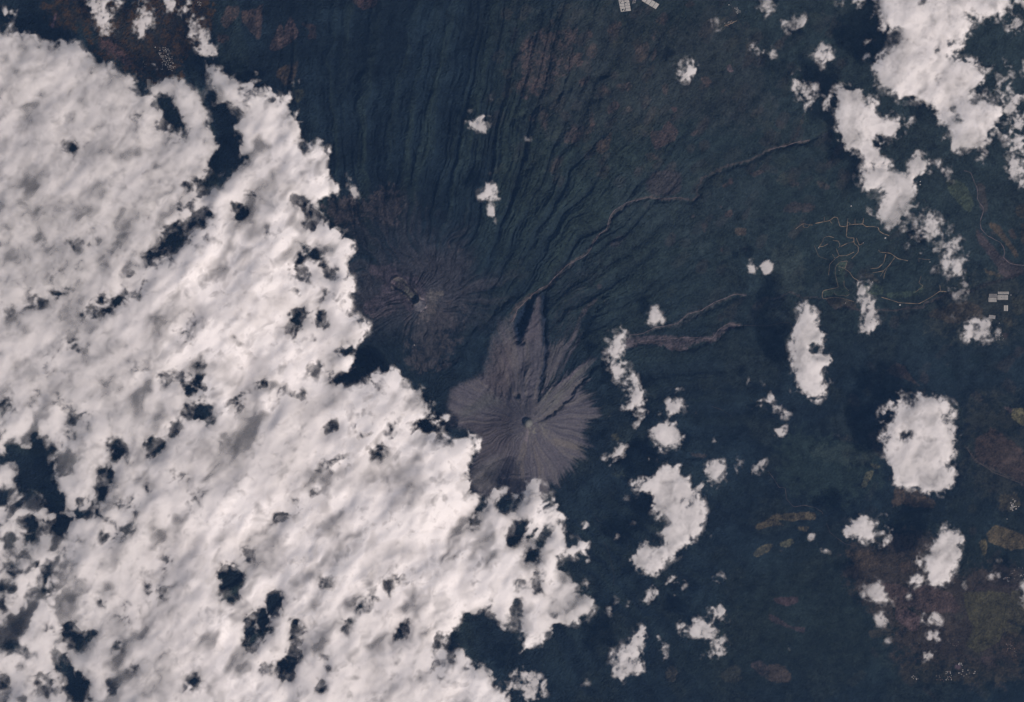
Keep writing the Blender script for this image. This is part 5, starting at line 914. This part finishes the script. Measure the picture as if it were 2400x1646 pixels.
village("00: 1290,560 1340,570 1330,610 1290,600", 5, "tiny white house at the village's left outskirts by the bank", "outlying houses left of the village", (0.5, 1.0))
house(364, 111, 1.5, 0.2, "single bright white building just above the village by the bank", None)
village("00: 1795,5 1815,10 1825,50 1805,45", 9, "small white house at the top edge beside the ribbon cloud", "houses at the top edge by the ribbon cloud", (0.6, 1.1))
village("20: 2020,75 2065,80 2070,130 2030,130", 14, "white house beside the straight lane near the top", "houses beside the straight lane", (0.7, 1.3))
village("20: 1925,215 2000,180 2030,200 1940,245", 12, "house on the short village street near the top", "houses on the short village street", (0.6, 1.1), 0.4)
house(1708.5, 11.6, 1.4, 0, "white house alone left of the straight lane near the top", None)
village("32: 2180,1420 2250,1440 2280,1500 2250,1549 2200,1549", 22, "white house of the town above the ochre field", "houses of the white town at the right edge", (0.9, 1.7))
village("33: 2130,590 2200,590 2200,630 2150,630", 10, "small house near the right edge above a dark lane", "houses above the dark lane at the right edge", (0.8, 1.3), 0.4)
village("33: 2200,520 2324,500 2324,620 2220,600", 14, "scattered white cottage in dark woods near the right edge", "cottages in the woods near the right edge", (0.5, 0.9))
village("33: 1725,1375 1765,1370 1765,1400 1730,1395", 7, "white house just above the red yard", "houses above the red yard", (0.9, 1.5))
village("33: 1610,1450 1660,1440 1670,1540 1620,1549", 16, "house of the bottom village left of the red yard", "houses of the bottom village", (0.7, 1.4), 0.2)
village("33: 1700,1440 1900,1430 1890,1460 1780,1490", 12, "white house strung along the lane right of the red yard", "houses along the lane right of the red yard", (0.7, 1.4))
village("33: 1305,1490 1355,1500 1350,1525 1310,1510", 7, "white shed in the short row at the bottom edge", "sheds in the short row at the bottom", (0.8, 1.3))
village("33: 1520,1480 1600,1480 1600,1540 1530,1540", 8, "faint small cottage left of the bottom village", "cottages left of the bottom village", (0.5, 0.9), 0.4)
village("33: 2150,1160 2250,1200 2260,1320 2170,1300", 26, "grey cottage in the wood beside the olive field", "cottages right of the olive field", (0.4, 0.8), 0.4)
village("33: 1620,1150 1740,1160 1740,1240 1650,1230", 12, "dim cottage just right of the three puffs", "cottages right of the three puffs", (0.35, 0.7), 0.3)
village("31: 2060,1480 2120,1470 2150,1540 2070,1549", 16, "small white cottage right of the round soft cloud", "cottages right of the round soft cloud", (0.5, 1.0))
for x, y, sc, lab in ((755, 322, 1.7, "white farm building alone above the estate roads"), (1065, 612, 2.2, "pale villa at the end of the estate's upper road"), (1198, 1220, 2.2, "large white building on the lower ravine road"), (1470, 830, 1.2, "white house at the far right end of an estate road"), (460, 702, 1.3, "white house at the left tip of the looping road"), (950, 1012, 1.2, "white clubhouse above the slim cloud's head"),
    (1382, 100, 1.4, "upper of two white houses stacked right of the drooping cloud"), (1381, 128, 1.4, "lower of two white houses stacked right of the drooping cloud"), (2205, 1130, 1.2, "white hut beside the long greenhouses"), (645, 905, 1.0, "small white hut on the winding fairway"), (2100, 1385, 1.0, "small white hut below the separate greenhouse block"), (865, 657, 1.0, "white hut at the end of the forked road"), (703, 1203, 1.0, "white hut below the winding fairway")):
    house(1800 + x / 3.8733, 400 + y / 3.8733, sc, 0.4, lab, None)
house(600 + 1437 / 3.8733, 800 + 35 / 3.8733, 1.4, 0.2, "lone white hut on the dark slope below the old crater", None)
house(1800 + 2170 / 3.8733, 1200 + 65 / 3.8733, 1.2, 0.2, "lone white house above the ochre brown field", None)
house(1800 + 2297 / 3.8733, 1200 + 575 / 3.8733, 1.4, 0.2, "bright white house nearest the right edge among dim cottages", None)

# ------------------------------------------------------------------ the air: one even box of haze round everything
hz = 3420.0; hb = float(min(-6.0, Hh.min() - 1.0)) - 0.01
R = 2700.0
hv = box_v(0, 0, hb, hz, R, R, 0)
M_HAZE = bpy.data.materials.new("haze"); M_HAZE.use_nodes = True; t = M_HAZE.node_tree; t.nodes.clear()
o = t.nodes.new("ShaderNodeOutputMaterial"); pv = t.nodes.new("ShaderNodeVolumePrincipled")
pv.inputs["Color"].default_value = (0.22, 0.47, 0.98, 1); pv.inputs["Density"].default_value = 2.5e-5; pv.inputs["Anisotropy"].default_value = 0.0
t.links.new(pv.outputs[0], o.inputs["Volume"])
tag(link("haze", flat_mesh("haze", hv, BOXF), M_HAZE), "thin blue air between the ground and the eye", None, None, 'stuff')
